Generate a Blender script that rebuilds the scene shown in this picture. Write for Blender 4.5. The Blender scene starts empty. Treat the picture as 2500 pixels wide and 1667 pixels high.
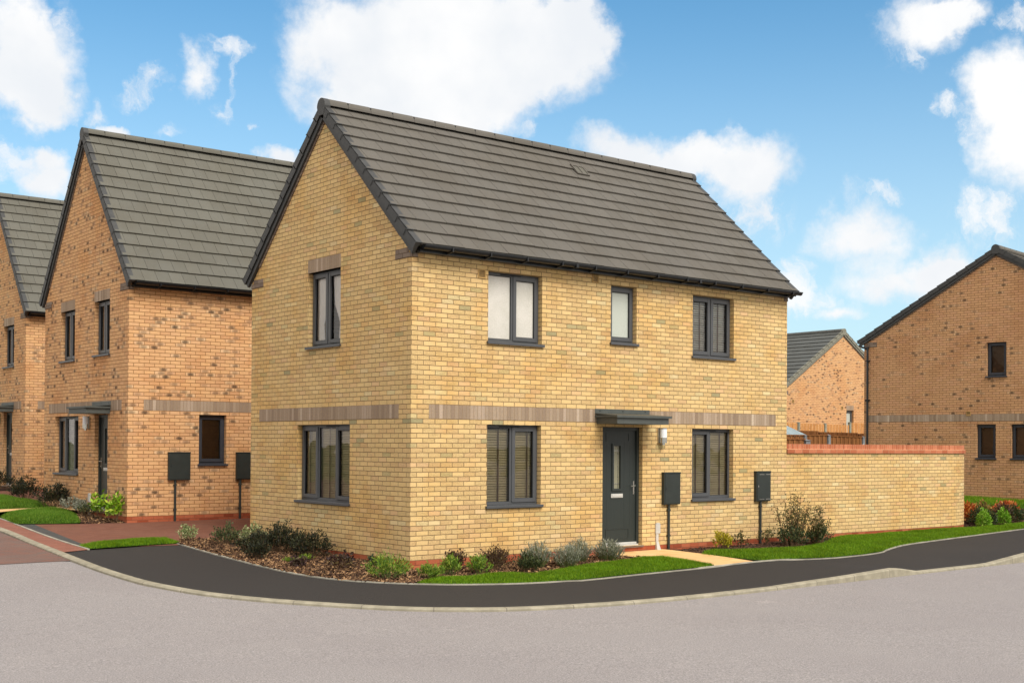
import bpy, bmesh, math, random
from mathutils import Vector, Matrix, noise
from mathutils.geometry import delaunay_2d_cdt
R = random.Random(7)
scn = bpy.context.scene
COL = scn.collection
rad = math.radians
SUN_E, SUN_ANG, EXPO = 2.3, 30.0, .70
SKY_STR, SKY_TINT, HAZE = .13, (.42, .72, .79, 1), .78
CLOUD_FILL = (5.9, 5.2, 4.5, 1)  # colour of the added out-of-view cloud, a warm fill for the shaded gable
CLOUD_HI, CLOUD_LO, CLOUD_HZ = (4.8, 4.8, 4.8, 1), (3.9, 4.1, 4.35, 1), (3.5, 4.15, 4.5, 1)
SUN_EL, SUN_AZ = 47.0, 185.0        # azimuth clockwise from +Y: the sun stands in front of the door side

def srgb(r, g, b):
    f = lambda c: (c/255/12.92) if c/255 <= .04045 else ((c/255+.055)/1.055)**2.4
    return (f(r), f(g), f(b), 1.0)

# ------------------------------------------------------------------ ground shape
def gz(x, y):
    x = min(max(x, -30), 40)
    s = y if y > -3 else -3 - 1.5*(1-math.exp((y+3)/1.5))
    s = min(s, 30)
    return -.15 + .005*x + .032*s
def lerp_table(t, x):
    if x <= t[0][0]: return t[0][1]
    for (a, b), (c, d) in zip(t, t[1:]):
        if x <= c: return b + (d-b)*(x-a)/(c-a)
    return t[-1][1]
KERB_UP = [(1.5, .012), (3.5, .02), (5.2, .06), (6.5, .105), (7.15, .01), (9.2, .01), (10.5, .12), (40, .12)]
def kerb_up(x): return lerp_table(KERB_UP, x)
def pave_z(x, y):
    if x > 1.5 and y < -2:
        return gz(x, y) + kerb_up(x)*min(1, max(0, (-2.1-y)/2.0))
    return gz(x, y) + (.012 if y < 4.5 else .004)

# ------------------------------------------------------------------ objects
def tag(o, label=None, cat=None, group=None, kind=None):
    for k, v in (('label', label), ('category', cat), ('group', group), ('kind', kind)):
        if v: o[k] = v
    return o
def empty(name, loc=(0, 0, 0), rz=0, parent=None):
    o = bpy.data.objects.new(name, None); COL.objects.link(o)
    o.location = loc; o.rotation_euler = (0, 0, rz); o.empty_display_size = .2
    if parent: o.parent = parent
    return o
class MB:
    def __init__(s): s.v = []; s.f = []; s.uv = []; s.m = []
    def face(s, pts, uv=None, mi=0):
        n = len(s.v); s.v += [tuple(p) for p in pts]
        s.f.append(tuple(range(n, n+len(pts)))); s.m.append(mi)
        s.uv.append(uv if uv else [(p[0]+p[1], p[2]) for p in pts])
    def hexa(s, c, mi=0, skip=()):
        # c: 8 corners, bottom ring 0-3, top ring 4-7
        for k, q in enumerate(((3, 2, 1, 0), (4, 5, 6, 7), (0, 1, 5, 4), (1, 2, 6, 5), (2, 3, 7, 6), (3, 0, 4, 7))):
            if k not in skip: s.face([c[i] for i in q], None, mi)
    def box(s, x0, x1, y0, y1, z0, z1, mi=0, P=None):
        c = [(x0, y0, z0), (x1, y0, z0), (x1, y1, z0), (x0, y1, z0), (x0, y0, z1), (x1, y0, z1), (x1, y1, z1), (x0, y1, z1)]
        if P: c = [P(*q) for q in c]
        s.hexa(c, mi)
    def tube(s, pts, r, n=8, mi=0, caps=True):
        rings = []
        for i, p in enumerate(pts):
            p = Vector(p); a = Vector(pts[max(i-1, 0)]); b = Vector(pts[min(i+1, len(pts)-1)])
            d = (b-a).normalized(); u = d.orthogonal().normalized(); w = d.cross(u)
            rr = r[i] if isinstance(r, (list, tuple)) else r
            rings.append([p + (u*math.cos(2*math.pi*k/n) + w*math.sin(2*math.pi*k/n))*rr for k in range(n)])
        for a, b in zip(rings, rings[1:]):
            for k in range(n): s.face([a[k], a[(k+1) % n], b[(k+1) % n], b[k]], None, mi)
        if caps: s.face(rings[0][::-1], None, mi); s.face(rings[-1], None, mi)
    def build(s, name, mats, parent=None, weld=True, smooth=False, bevel=0):
        me = bpy.data.meshes.new(name); me.from_pydata(s.v, [], s.f)
        mats = mats if isinstance(mats, (list, tuple)) else [mats]
        for m in mats: me.materials.append(m)
        me.polygons.foreach_set('material_index', s.m)
        ul = me.uv_layers.new(name='UVMap')
        flat = [c for f in s.uv for p in f for c in p]
        ul.data.foreach_set('uv', flat)
        if weld:
            bm = bmesh.new(); bm.from_mesh(me)
            bmesh.ops.remove_doubles(bm, verts=bm.verts, dist=1e-5)
            bmesh.ops.recalc_face_normals(bm, faces=bm.faces)
            if bevel:
                es = [e for e in bm.edges if len(e.link_faces) == 2 and e.calc_face_angle(0) > .5]
                bmesh.ops.bevel(bm, geom=es, offset=bevel, segments=2, affect='EDGES', profile=.6)
            bm.to_mesh(me); bm.free()
        if smooth: me.polygons.foreach_set('use_smooth', [True]*len(me.polygons))
        o = bpy.data.objects.new(name, me); COL.objects.link(o)
        if parent: o.parent = parent
        return o

# ------------------------------------------------------------------ materials
class NT:
    def __init__(s, name):
        s.mat = bpy.data.materials.new(name); s.mat.use_nodes = True
        s.t = s.mat.node_tree; s.t.nodes.clear()
        s.out = s.t.nodes.new('ShaderNodeOutputMaterial')
        s.b = s.t.nodes.new('ShaderNodeBsdfPrincipled'); s.t.links.new(s.b.outputs[0], s.out.inputs[0])
    def n(s, typ, **kw):
        x = s.t.nodes.new('ShaderNode'+typ)
        for k, v in kw.items(): setattr(x, k, v)
        return x
    def put(s, sock, v):
        if hasattr(v, 'is_output'): s.t.links.new(v, sock)
        elif hasattr(v, 'outputs'): s.t.links.new(v.outputs[0], sock)
        else: sock.default_value = v
    def math(s, op, a, b=0.0, c=0.0, clamp=False):
        x = s.n('Math', operation=op, use_clamp=clamp)
        s.put(x.inputs[0], a); s.put(x.inputs[1], b); s.put(x.inputs[2], c)
        return x.outputs[0]
    def mix(s, f, a, b, mode='MIX'):
        x = s.n('Mix', data_type='RGBA', blend_type=mode)
        s.put(x.inputs[0], f); s.put(x.inputs[6], a); s.put(x.inputs[7], b)
        return x.outputs[2]
    def noise(s, vec, scale, detail=2, rough=.5, dim='3D'):
        x = s.n('TexNoise', noise_dimensions=dim); x.inputs['Scale'].default_value = scale
        x.inputs['Detail'].default_value = detail; x.inputs['Roughness'].default_value = rough
        if vec: s.put(x.inputs['Vector'], vec)
        return x.outputs[0]
    def ramp(s, f, stops, interp='LINEAR'):
        x = s.n('ValToRGB'); cr = x.color_ramp; cr.interpolation = interp
        while len(cr.elements) < len(stops): cr.elements.new(.5)
        for e, (p, c) in zip(cr.elements, stops): e.position = p; e.color = c
        s.put(x.inputs[0], f); return x.outputs[0]
    def smooth(s, v, lo, hi, a=0, b=1):
        x = s.n('MapRange', interpolation_type='SMOOTHSTEP')
        for i, q in enumerate((v, lo, hi, a, b)): s.put(x.inputs[i], q)
        return x.outputs[0]
    def bump(s, h, dist=.01, strength=1.0):
        x = s.n('Bump'); x.inputs['Strength'].default_value = strength; x.inputs['Distance'].default_value = dist
        s.put(x.inputs['Height'], h); s.t.links.new(x.outputs[0], s.b.inputs['Normal'])
    def pos(s): return s.n('NewGeometry').outputs['Position']
    def obj(s): return s.n('TexCoord').outputs['Object']
    def uv(s): return s.n('TexCoord').outputs['UV']
    def island(s): return s.n('NewGeometry').outputs['Random Per Island']
    def done(s, col, rough=.8, spec=.3, metal=0.0):
        s.put(s.b.inputs['Base Color'], col); s.put(s.b.inputs['Roughness'], rough)
        s.b.inputs['Specular IOR Level'].default_value = spec; s.b.inputs['Metallic'].default_value = metal
        return s.mat

def brick_mat(name, stops, mortar, bw=.225, bh=.075, m=.010, off=.5, smudge=0.0, crease=.5, wall_var=None, jit=.0025):
    N = NT(name)
    uv = N.uv()
    # slightly uneven arrises
    nz = N.n('TexNoise', noise_dimensions='2D'); nz.inputs['Scale'].default_value = 9; nz.inputs['Detail'].default_value = 2
    N.put(nz.inputs['Vector'], uv)
    va = N.n('VectorMath', operation='SUBTRACT'); N.put(va.inputs[0], nz.outputs['Color']); va.inputs[1].default_value = (.5, .5, .5)
    vs = N.n('VectorMath', operation='SCALE'); N.put(vs.inputs[0], va.outputs[0]); vs.inputs['Scale'].default_value = jit*4
    vv = N.n('VectorMath', operation='ADD'); N.put(vv.inputs[0], uv); N.put(vv.inputs[1], vs.outputs[0])
    sp = N.n('SeparateXYZ'); N.put(sp.inputs[0], vv.outputs[0])
    v = N.math('DIVIDE', N.math('ADD', sp.outputs[1], 60*bh), bh)
    row = N.math('FLOOR', v); fv = N.math('FRACT', v)
    odd = N.math('MODULO', row, 2.0)
    u = N.math('ADD', N.math('DIVIDE', N.math('ADD', sp.outputs[0], 80*bw), bw), N.math('MULTIPLY', odd, off))
    col = N.math('FLOOR', u); fu = N.math('FRACT', u)
    du = N.math('MULTIPLY', N.math('MINIMUM', fu, N.math('SUBTRACT', 1.0, fu)), bw)
    dv = N.math('MULTIPLY', N.math('MINIMUM', fv, N.math('SUBTRACT', 1.0, fv)), bh)
    d = N.math('MINIMUM', du, dv)
    mask = N.smooth(d, m/2-.0022, m/2+.0022)        # 1 on the brick, 0 in the joint
    cid = N.n('CombineXYZ'); N.put(cid.inputs[0], col); N.put(cid.inputs[1], row)
    wn = N.n('TexWhiteNoise', noise_dimensions='2D'); N.put(wn.inputs['Vector'], cid.outputs[0])
    rnd = wn.outputs['Value']
    c2 = N.n('SeparateColor'); N.put(c2.inputs[0], wn.outputs['Color'])
    brick = N.ramp(rnd, stops)
    # speckle and drag marks inside the brick
    fine = N.noise(N.pos(), 55, 4, .65)
    brick = N.mix(N.smooth(fine, .35, .75, 0, .28), brick, N.mix(1.0, brick, srgb(255, 236, 200), 'OVERLAY'))
    brick = N.mix(N.smooth(fine, .5, .22, 0, .30), brick, N.mix(1.0, brick, (.55, .5, .45, 1), 'MULTIPLY'))
    if wall_var:
        big = N.noise(N.pos(), .9, 3, .6)
        brick = N.mix(N.smooth(big, .45, .68, 0, .55), brick, N.mix(1.0, brick, wall_var, 'MULTIPLY'))
    sc = N.n('Mapping'); sc.inputs['Scale'].default_value = (26, 26, 60); N.put(sc.inputs['Vector'], N.pos())
    cre = N.noise(sc.outputs[0], 1.0, 4, .7)
    crk = N.smooth(N.math('ABSOLUTE', N.math('SUBTRACT', cre, .5)), 0.0, .022)
    crk = N.math('MAXIMUM', crk, N.smooth(c2.outputs[1], .42, .40))
    brick = N.mix(N.math('MULTIPLY', N.math('SUBTRACT', 1.0, crk), crease*.55), brick, N.mix(1.0, brick, (.42, .32, .22, 1), 'MULTIPLY'))
    if smudge:
        pick = N.math('GREATER_THAN', c2.outputs[0], 1-smudge)
        cx = N.math('ADD', .35, N.math('MULTIPLY', c2.outputs[2], .3))
        ex = N.math('DIVIDE', N.math('SUBTRACT', fu, cx), .40); ey = N.math('DIVIDE', N.math('SUBTRACT', fv, .45), .62)
        rr = N.math('ADD', N.math('MULTIPLY', ex, ex), N.math('MULTIPLY', ey, ey))
        rr = N.math('ADD', rr, N.math('MULTIPLY', N.math('SUBTRACT', N.noise(N.pos(), 40, 3, .6), .5), 1.1))
        blot = N.math('MULTIPLY', N.smooth(rr, 1.15, .0), N.math('MULTIPLY', pick, N.math('ADD', .3, N.math('MULTIPLY', c2.outputs[1], .62))))
        brick = N.mix(blot, brick, srgb(80, 62, 46))
    mo = N.mix(N.noise(N.pos(), 30, 3, .6), mortar, N.mix(1.0, mortar, (.7, .66, .6, 1), 'MULTIPLY'))
    col_ = N.mix(mask, mo, brick)
    h = N.math('ADD', N.math('MULTIPLY', mask, 1.0), N.math('ADD', N.math('MULTIPLY', fine, .35), N.math('MULTIPLY', crk, crease*.5)))
    h = N.math('ADD', h, N.math('MULTIPLY', c2.outputs[2], .25))
    N.bump(h, .006, .9)
    return N.done(col_, .88, .2)

def plain(name, c, rough=.5, spec=.4, metal=0.0, var=.12, scale=6.0, bump=0.0, bscale=80):
    N = NT(name)
    nz = N.noise(N.pos(), scale, 4, .6)
    d = tuple(x*(1-var*1.6) for x in c[:3])+(1,)
    l = tuple(min(1, x*(1+var)) for x in c[:3])+(1,)
    cc = N.mix(N.smooth(nz, .3, .7), d, l)
    if bump: N.bump(N.noise(N.pos(), bscale, 4, .6), bump, .7)
    r = N.math('ADD', rough-.06, N.math('MULTIPLY', nz, .12))
    return N.done(cc, r, spec, metal)

def leafmat(name, a, b, c=None, rough=.55, trans=.25):
    N = NT(name)
    r = N.island()
    st = [(0, a), (.6, b), (1, c or b)]
    col = N.ramp(r, st)
    N.done(col, rough, .35)
    t = N.n('BsdfTranslucent'); N.put(t.inputs[0], col)
    mx = N.n('MixShader'); mx.inputs[0].default_value = trans
    N.t.links.new(N.b.outputs[0], mx.inputs[1]); N.t.links.new(t.outputs[0], mx.inputs[2]); N.t.links.new(mx.outputs[0], N.out.inputs[0])
    return N.mat

M = {}
BUFF = [(0, srgb(200, 165, 118)), (.1, srgb(209, 175, 126)), (.32, srgb(212, 179, 127)), (.6, srgb(214, 182, 132)), (.8, srgb(209, 177, 125)), (.92, srgb(209, 171, 129)), (.96, srgb(218, 194, 148)), (.985, srgb(182, 164, 118)), (1, srgb(158, 150, 116))]
M['buff'] = brick_mat('buff_brick', BUFF, srgb(150, 122, 88), m=.0105, wall_var=srgb(250, 230, 190), crease=.75)
ORNG = [(0, srgb(194, 149, 110)), (.25, srgb(206, 160, 117)), (.6, srgb(213, 167, 122)), (.85, srgb(205, 160, 122)), (1, srgb(218, 180, 142))]
M['orange'] = brick_mat('orange_buff_brick', ORNG, srgb(150, 106, 64), smudge=.22, crease=.12, wall_var=srgb(246, 226, 204))
BRWN = [(0, srgb(180, 140, 102)), (.4, srgb(193, 150, 110)), (.8, srgb(190, 146, 111)), (1, srgb(202, 163, 126))]
M['brown'] = brick_mat('brown_brick', BRWN, srgb(112, 84, 58), smudge=.12, crease=.12, wall_var=srgb(232, 218, 210))
RED = [(0, srgb(132, 64, 42)), (.5, srgb(152, 78, 52)), (1, srgb(168, 96, 68))]
M['redbrick'] = brick_mat('red_plinth_brick', RED, srgb(150, 92, 68), crease=.1)
COPE = [(0, srgb(158, 90, 62)), (.5, srgb(174, 104, 74)), (1, srgb(188, 120, 90))]
M['copebrick'] = brick_mat('coping_brick', COPE, srgb(206, 158, 124), bw=.075, bh=.5, off=0, crease=.1)
M['copestretch'] = brick_mat('coping_stretcher', COPE, srgb(206, 158, 124), bw=.225, bh=.5, off=0, crease=.1)
SOLD = [(0, srgb(134, 116, 100)), (.35, srgb(148, 130, 112)), (.75, srgb(156, 138, 120)), (.93, srgb(168, 150, 134)), (1, srgb(184, 168, 150))]
M['soldier'] = brick_mat('soldier_brick', SOLD, srgb(172, 146, 118), bw=.075, bh=3.0, off=0, m=.008, crease=.1)
M['kneel'] = brick_mat('kneeler_brick', [(0, srgb(106, 93, 84)), (.5, srgb(120, 106, 96)), (1, srgb(132, 118, 106))], srgb(110, 92, 78), bw=.225, bh=.075, crease=.1)

def tile_mat(name, c):
    N = NT(name)
    r = N.island()
    d = N.mix(r, tuple(x*.95 for x in c[:3])+(1,), tuple(x*1.05 for x in c[:3])+(1,))
    big = N.noise(N.pos(), 1.1, 4, .6)
    d = N.mix(N.smooth(big, .35, .7, 0, .35), d, N.mix(1.0, d, srgb(216, 206, 190), 'MULTIPLY'))
    fn = N.noise(N.pos(), 160, 3, .7)
    d = N.mix(N.smooth(fn, .3, .7, 0, .25), d, N.mix(1.0, d, (1.3, 1.28, 1.22, 1), 'MULTIPLY'))
    spk = N.smooth(N.noise(N.pos(), 34, 1, .4), .77, .80)
    d = N.mix(N.math('MULTIPLY', spk, .5), d, srgb(150, 146, 132))
    N.bump(fn, .003, .6)
    return N.done(d, .82, .3)
M['tile'] = tile_mat('grey_roof_tile', srgb(95, 91, 85))
M['tile2'] = tile_mat('grey_roof_tile_slate', srgb(98, 96, 88))
M['tile3'] = tile_mat('dark_roof_tile', srgb(86, 88, 86))
M['verge'] = plain('charcoal_verge', srgb(64, 64, 63), .55, .4, var=.1, scale=9)
M['verge_grey'] = plain('weathered_verge', srgb(128, 126, 112), .7, .3, var=.1, scale=9)
M['black'] = plain('black_gutter_plastic', srgb(26, 27, 29), .32, .5, var=.2, scale=14)
M['frame'] = plain('anthracite_window_frame', srgb(76, 77, 79), .42, .45, var=.05, scale=3)
M['frame_dk'] = plain('dark_window_frame', srgb(54, 57, 64), .42, .45, var=.05, scale=3)
M['meter'] = plain('dark_green_grey_plastic', srgb(43, 48, 45), .5, .4, var=.07, scale=7)
M['canopy'] = plain('grey_canopy', srgb(76, 79, 75), .48, .4, var=.06, scale=8)
M['white'] = plain('white_plastic', srgb(190, 187, 181), .4, .45, var=.06, scale=8)
M['steel'] = plain('satin_steel', srgb(196, 192, 184), .28, .5, 1.0, var=.05)
M['blk_rubber'] = plain('black_seal', srgb(20, 20, 22), .6, .3)
M['lamp_white'] = plain('opal_lamp_shade', srgb(236, 238, 240), .3, .5, var=.02)
M['blind_white'] = plain('white_roller_blind', srgb(240, 236, 226), .8, .2, var=.05, scale=3, bump=.004, bscale=60)
M['blind_beige'] = plain('beige_blind_slat', srgb(196, 176, 136), .6, .3, var=.06)
M['blind_grey'] = plain('grey_blind_slat', srgb(198, 190, 178), .6, .3, var=.06)
M['tape'] = plain('dark_blind_tape', srgb(92, 70, 56), .8, .2)
M['curtain'] = plain('white_voile_curtain', srgb(242, 232, 224), .85, .1, var=.03)
M['brownblind'] = plain('brown_window_blind', srgb(104, 76, 54), .8, .2, var=.08)
M['room'] = plain('dark_room_lining', srgb(70, 58, 46), .9, .1)
M['steelpost'] = plain('pale_metal_post', srgb(126, 128, 130), .6, .3)

def frosted():
    N = NT('frosted_glass')
    nz = N.noise(N.pos(), 70, 3, .7)
    N.bump(nz, .004, .6)
    return N.done(N.mix(N.smooth(nz, .3, .7), srgb(158, 164, 152), srgb(204, 206, 196)), .22, .5)
M['frosted'] = frosted()
def whiteglass():
    N = NT('white_obscured_glass'); nz = N.noise(N.pos(), 60, 4, .7); big = N.noise(N.pos(), 2.2, 2, .5)
    N.bump(nz, .004, .6)
    return N.done(N.mix(N.smooth(N.math('ADD', N.math('MULTIPLY', nz, .6), N.math('MULTIPLY', big, .4)), .35, .65), srgb(186, 182, 170), srgb(216, 210, 202)), .2, .5)
M['whiteglass'] = whiteglass()
def glass():
    N = NT('window_glass')
    t = N.n('BsdfTransparent'); t.inputs[0].default_value = (.94, .96, .95, 1)
    g = N.n('BsdfGlossy'); g.inputs['Roughness'].default_value = .015
    nz = N.noise(N.pos(), 1.6, 2, .5)
    bp = N.n('Bump'); bp.inputs['Distance'].default_value = .012; bp.inputs['Strength'].default_value = .5; N.put(bp.inputs['Height'], nz)
    N.t.links.new(bp.outputs[0], g.inputs['Normal'])
    fr = N.n('Fresnel'); fr.inputs[0].default_value = 1.52
    k = N.math('MULTIPLY', fr.outputs[0], 1.35, clamp=True)
    mx = N.n('MixShader'); N.put(mx.inputs[0], k)
    N.t.links.new(t.outputs[0], mx.inputs[1]); N.t.links.new(g.outputs[0], mx.inputs[2]); N.t.links.new(mx.outputs[0], N.out.inputs[0])
    return N.mat
M['glass'] = glass()

def door_mat():
    N = NT('dark_green_grey_door')
    sc = N.n('Mapping'); sc.inputs['Scale'].default_value = (60, 60, 4); N.put(sc.inputs['Vector'], N.obj())
    gr = N.noise(sc.outputs[0], 1, 4, .6)
    N.bump(gr, .003, .5)
    return N.done(N.mix(gr, srgb(35, 41, 39), srgb(47, 53, 50)), .42, .45)
M['door'] = door_mat()

def asphalt(name, base, speck, rough, sz=180):
    N = NT(name)
    p = N.pos()
    a = N.noise(p, sz, 3, .8); b = N.noise(p, .35, 5, .6); c = N.noise(p, 4.0, 4, .65)
    col = N.mix(N.smooth(a, .3, .72), tuple(x*.62 for x in base[:3])+(1,), tuple(x*1.38 for x in base[:3])+(1,))
    col = N.mix(N.smooth(a, .66, .78, 0, .5), col, speck)
    col = N.mix(N.smooth(b, .35, .7, 0, .30), col, N.mix(1.0, col, (.80, .78, .80, 1), 'MULTIPLY'))
    col = N.mix(N.smooth(c, .45, .75, 0, .16), col, N.mix(1.0, col, (1.3, 1.27, 1.22, 1), 'MULTIPLY'))
    st = N.smooth(N.noise(p, 1.7, 2, .5), .74, .80, 0, .25)
    col = N.mix(st, col, N.mix(1.0, col, (1.5, 1.45, 1.4, 1), 'MULTIPLY'))
    g2 = N.noise(p, 27, 3, .75)
    col = N.mix(N.smooth(g2, .38, .62, 0, .26), col, N.mix(1.0, col, (.66, .65, .65, 1), 'MULTIPLY'))
    col = N.mix(N.smooth(g2, .60, .72, 0, .35), col, N.mix(1.0, col, (1.3, 1.28, 1.25, 1), 'MULTIPLY'))
    N.bump(a, .006, .8)
    return N.done(col, rough, .25)
M['road'] = asphalt('pale_road_surface', srgb(148, 142, 140), srgb(222, 214, 208), .9, 62)
M['tarmac'] = asphalt('dark_footway_tarmac', srgb(52, 49, 47), srgb(124, 117, 110), .85, 75)

def paver_mat(name, stops, joint, bw=.2, bh=.1):
    N = NT(name)
    bt = N.n('TexBrick'); bt.offset = .5
    bt.inputs['Scale'].default_value = 1; bt.inputs['Brick Width'].default_value = bw; bt.inputs['Row Height'].default_value = bh
    bt.inputs['Mortar Size'].default_value = .003; bt.inputs['Mortar Smooth'].default_value = .3; bt.inputs['Bias'].default_value = 0
    N.put(bt.inputs['Vector'], N.pos())
    bt.inputs['Color1'].default_value = stops[0]; bt.inputs['Color2'].default_value = stops[1]; bt.inputs['Mortar'].default_value = joint
    c = N.mix(N.smooth(N.noise(N.pos(), .8, 4, .6), .35, .7, 0, .4), bt.outputs[0], stops[2])
    c = N.mix(N.smooth(N.noise(N.pos(), 60, 3, .7), .4, .7, 0, .3), c, N.mix(1.0, c, (.7, .68, .66, 1), 'MULTIPLY'))
    N.bump(bt.outputs[1], -.004, .6)
    return N.done(c, .85, .25)
M['blockred'] = paver_mat('red_block_paving', (srgb(130, 82, 66), srgb(146, 95, 78), srgb(132, 94, 80)), srgb(112, 82, 70))
M['blockdrive'] = paver_mat('red_brown_driveway_block', (srgb(110, 69, 54), srgb(124, 81, 64), srgb(118, 84, 70)), srgb(86, 60, 48))
M['blockmix'] = paver_mat('mixed_road_block', (srgb(122, 86, 74), srgb(108, 88, 80), srgb(122, 106, 97)), srgb(88, 72, 64))
M['charcoal'] = paver_mat('charcoal_block', (srgb(68, 68, 66), srgb(80, 79, 76), srgb(74, 72, 70)), srgb(54, 53, 51))
def slab_mat():
    N = NT('riven_buff_paving_slab')
    bt = N.n('TexBrick'); bt.offset = .33
    bt.inputs['Scale'].default_value = 1; bt.inputs['Brick Width'].default_value = .6; bt.inputs['Row Height'].default_value = .6
    bt.inputs['Mortar Size'].default_value = .006
    N.put(bt.inputs['Vector'], N.pos())
    bt.inputs['Color1'].default_value = srgb(208, 166, 112); bt.inputs['Color2'].default_value = srgb(222, 186, 132); bt.inputs['Mortar'].default_value = srgb(196, 170, 124)
    nz = N.noise(N.pos(), 3.5, 5, .65)
    c = N.mix(N.smooth(nz, .45, .7, 0, .5), bt.outputs[0], srgb(196, 140, 76))
    N.bump(N.noise(N.pos(), 14, 4, .6), .01, .6)
    return N.done(c, .8, .25)
M['slab'] = slab_mat()
def kerb_mat():
    N = NT('concrete_kerb')
    sp = N.n('SeparateXYZ'); N.put(sp.inputs[0], N.uv())
    fr = N.math('FRACT', N.math('DIVIDE', sp.outputs[0], .915))
    j = N.smooth(N.math('MINIMUM', fr, N.math('SUBTRACT', 1.0, fr)), .004, .010)
    nz = N.noise(N.pos(), 5, 5, .65)
    c = N.mix(N.smooth(nz, .35, .7), srgb(138, 131, 113), srgb(166, 158, 138))
    c = N.mix(N.smooth(N.noise(N.pos(), 150, 2, .7), .4, .7, 0, .3), c, srgb(140, 132, 116))
    c = N.mix(j, srgb(112, 104, 92), c)
    N.bump(nz, .004, .4)
    return N.done(c, .9, .2)
M['kerb'] = kerb_mat()
M['edging'] = plain('concrete_edging', srgb(158, 152, 138), .9, .2, var=.15, scale=4)
M['soil'] = plain('mulch_soil', srgb(58, 40, 30), .95, .1, var=.3, scale=9, bump=.02, bscale=30)
M['bark'] = leafmat('bark_chips', srgb(40, 27, 17), srgb(90, 61, 39), srgb(176, 138, 98), .85, .0)
M['bark_dk'] = leafmat('dark_bark_chips', srgb(40, 27, 21), srgb(76, 52, 38), srgb(118, 88, 66), .85, .0)
M['turf'] = plain('turf_soil', srgb(48, 74, 16), .95, .1, var=.3, scale=4, bump=.015, bscale=40)
def grassmat(name, a, b, c):
    N = NT(name)
    col = N.ramp(N.island(), [(0, a), (.6, b), (1, c)])
    pt = N.noise(N.pos(), 1.6, 4, .6)
    col = N.mix(N.smooth(pt, .35, .7, 0, .7), col, N.mix(1.0, col, srgb(206, 200, 120), 'MULTIPLY'))
    N.done(col, .6, .25)
    t = N.n('BsdfTranslucent'); N.put(t.inputs[0], col)
    mx = N.n('MixShader'); mx.inputs[0].default_value = .35
    N.t.links.new(N.b.outputs[0], mx.inputs[1]); N.t.links.new(t.outputs[0], mx.inputs[2]); N.t.links.new(mx.outputs[0], N.out.inputs[0])
    return N.mat
M['grass'] = grassmat('lawn_grass', srgb(80, 118, 8), srgb(106, 148, 12), srgb(146, 174, 36))
M['grass2'] = grassmat('soft_lawn_grass', srgb(72, 112, 24), srgb(100, 140, 38), srgb(136, 162, 60))
M['earth'] = plain('far_ground', srgb(92, 100, 62), .95, .1, var=.25, scale=.3)
def wood(name, a, b):
    N = NT(name)
    sc = N.n('Mapping'); sc.inputs['Scale'].default_value = (22, 22, 1.6); N.put(sc.inputs['Vector'], N.obj())
    gr = N.noise(sc.outputs[0], 1, 4, .6)
    c = N.mix(N.smooth(gr, .3, .7), a, b)
    c = N.mix(N.math('MULTIPLY', N.island(), .4), c, N.mix(1.0, c, (.6, .55, .5, 1), 'MULTIPLY'))
    kn = N.smooth(N.noise(N.obj(), 9, 1, .4), .73, .77)
    c = N.mix(N.math('MULTIPLY', kn, .6), c, srgb(90, 54, 30))
    return N.done(c, .8, .2)
M['wood_new'] = wood('new_fence_board', srgb(196, 136, 78), srgb(222, 166, 104))
M['wood_old'] = wood('stained_fence_board', srgb(112, 70, 38), srgb(150, 100, 58))
M['conc'] = plain('grey_concrete_post', srgb(136, 138, 124), .85, .2, var=.12, scale=10)
M['shedroof'] = plain('blue_grey_felt', srgb(138, 152, 156), .9, .15, var=.08, scale=5)

# ------------------------------------------------------------------ walls with openings
def front_P(u, w, v): return (u, -w, v)          # w = outward from the face
def gable_P(u, w, v): return (-w, u, v)
def wall_face(mb, P, U0, U1, V0, V1, holes, depth=.20, uo=0.0, mi=0):
    us = sorted({U0, U1, *[h[0] for h in holes], *[h[1] for h in holes]})
    vs = sorted({V0, V1, *[h[2] for h in holes], *[h[3] for h in holes]})
    for a, b in zip(us, us[1:]):
        for c, d in zip(vs, vs[1:]):
            mu, mv = (a+b)/2, (c+d)/2
            if any(h[0] < mu < h[1] and h[2] < mv < h[3] for h in holes): continue
            mb.face([P(a, 0, c), P(b, 0, c), P(b, 0, d), P(a, 0, d)], [(uo+a, c), (uo+b, c), (uo+b, d), (uo+a, d)], mi)
    for h in holes:
        a, b, c, d = h[:4]
        mb.face([P(a, 0, c), P(a, -depth, c), P(a, -depth, d), P(a, 0, d)], [(0, c), (depth, c), (depth, d), (0, d)], mi)
        mb.face([P(b, 0, c), P(b, -depth, c), P(b, -depth, d), P(b, 0, d)], [(.11, c), (.11+depth, c), (.11+depth, d), (.11, d)], mi)
        mb.face([P(a, 0, d), P(b, 0, d), P(b, -depth, d), P(a, -depth, d)], [(uo+a, d), (uo+b, d), (uo+b, d+depth), (uo+a, d+depth)], mi)
        mb.face([P(a, 0, c), P(b, 0, c), P(b, -depth, c), P(a, -depth, c)], [(uo+a, c), (uo+b, c), (uo+b, c+depth), (uo+a, c+depth)], mi)

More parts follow.
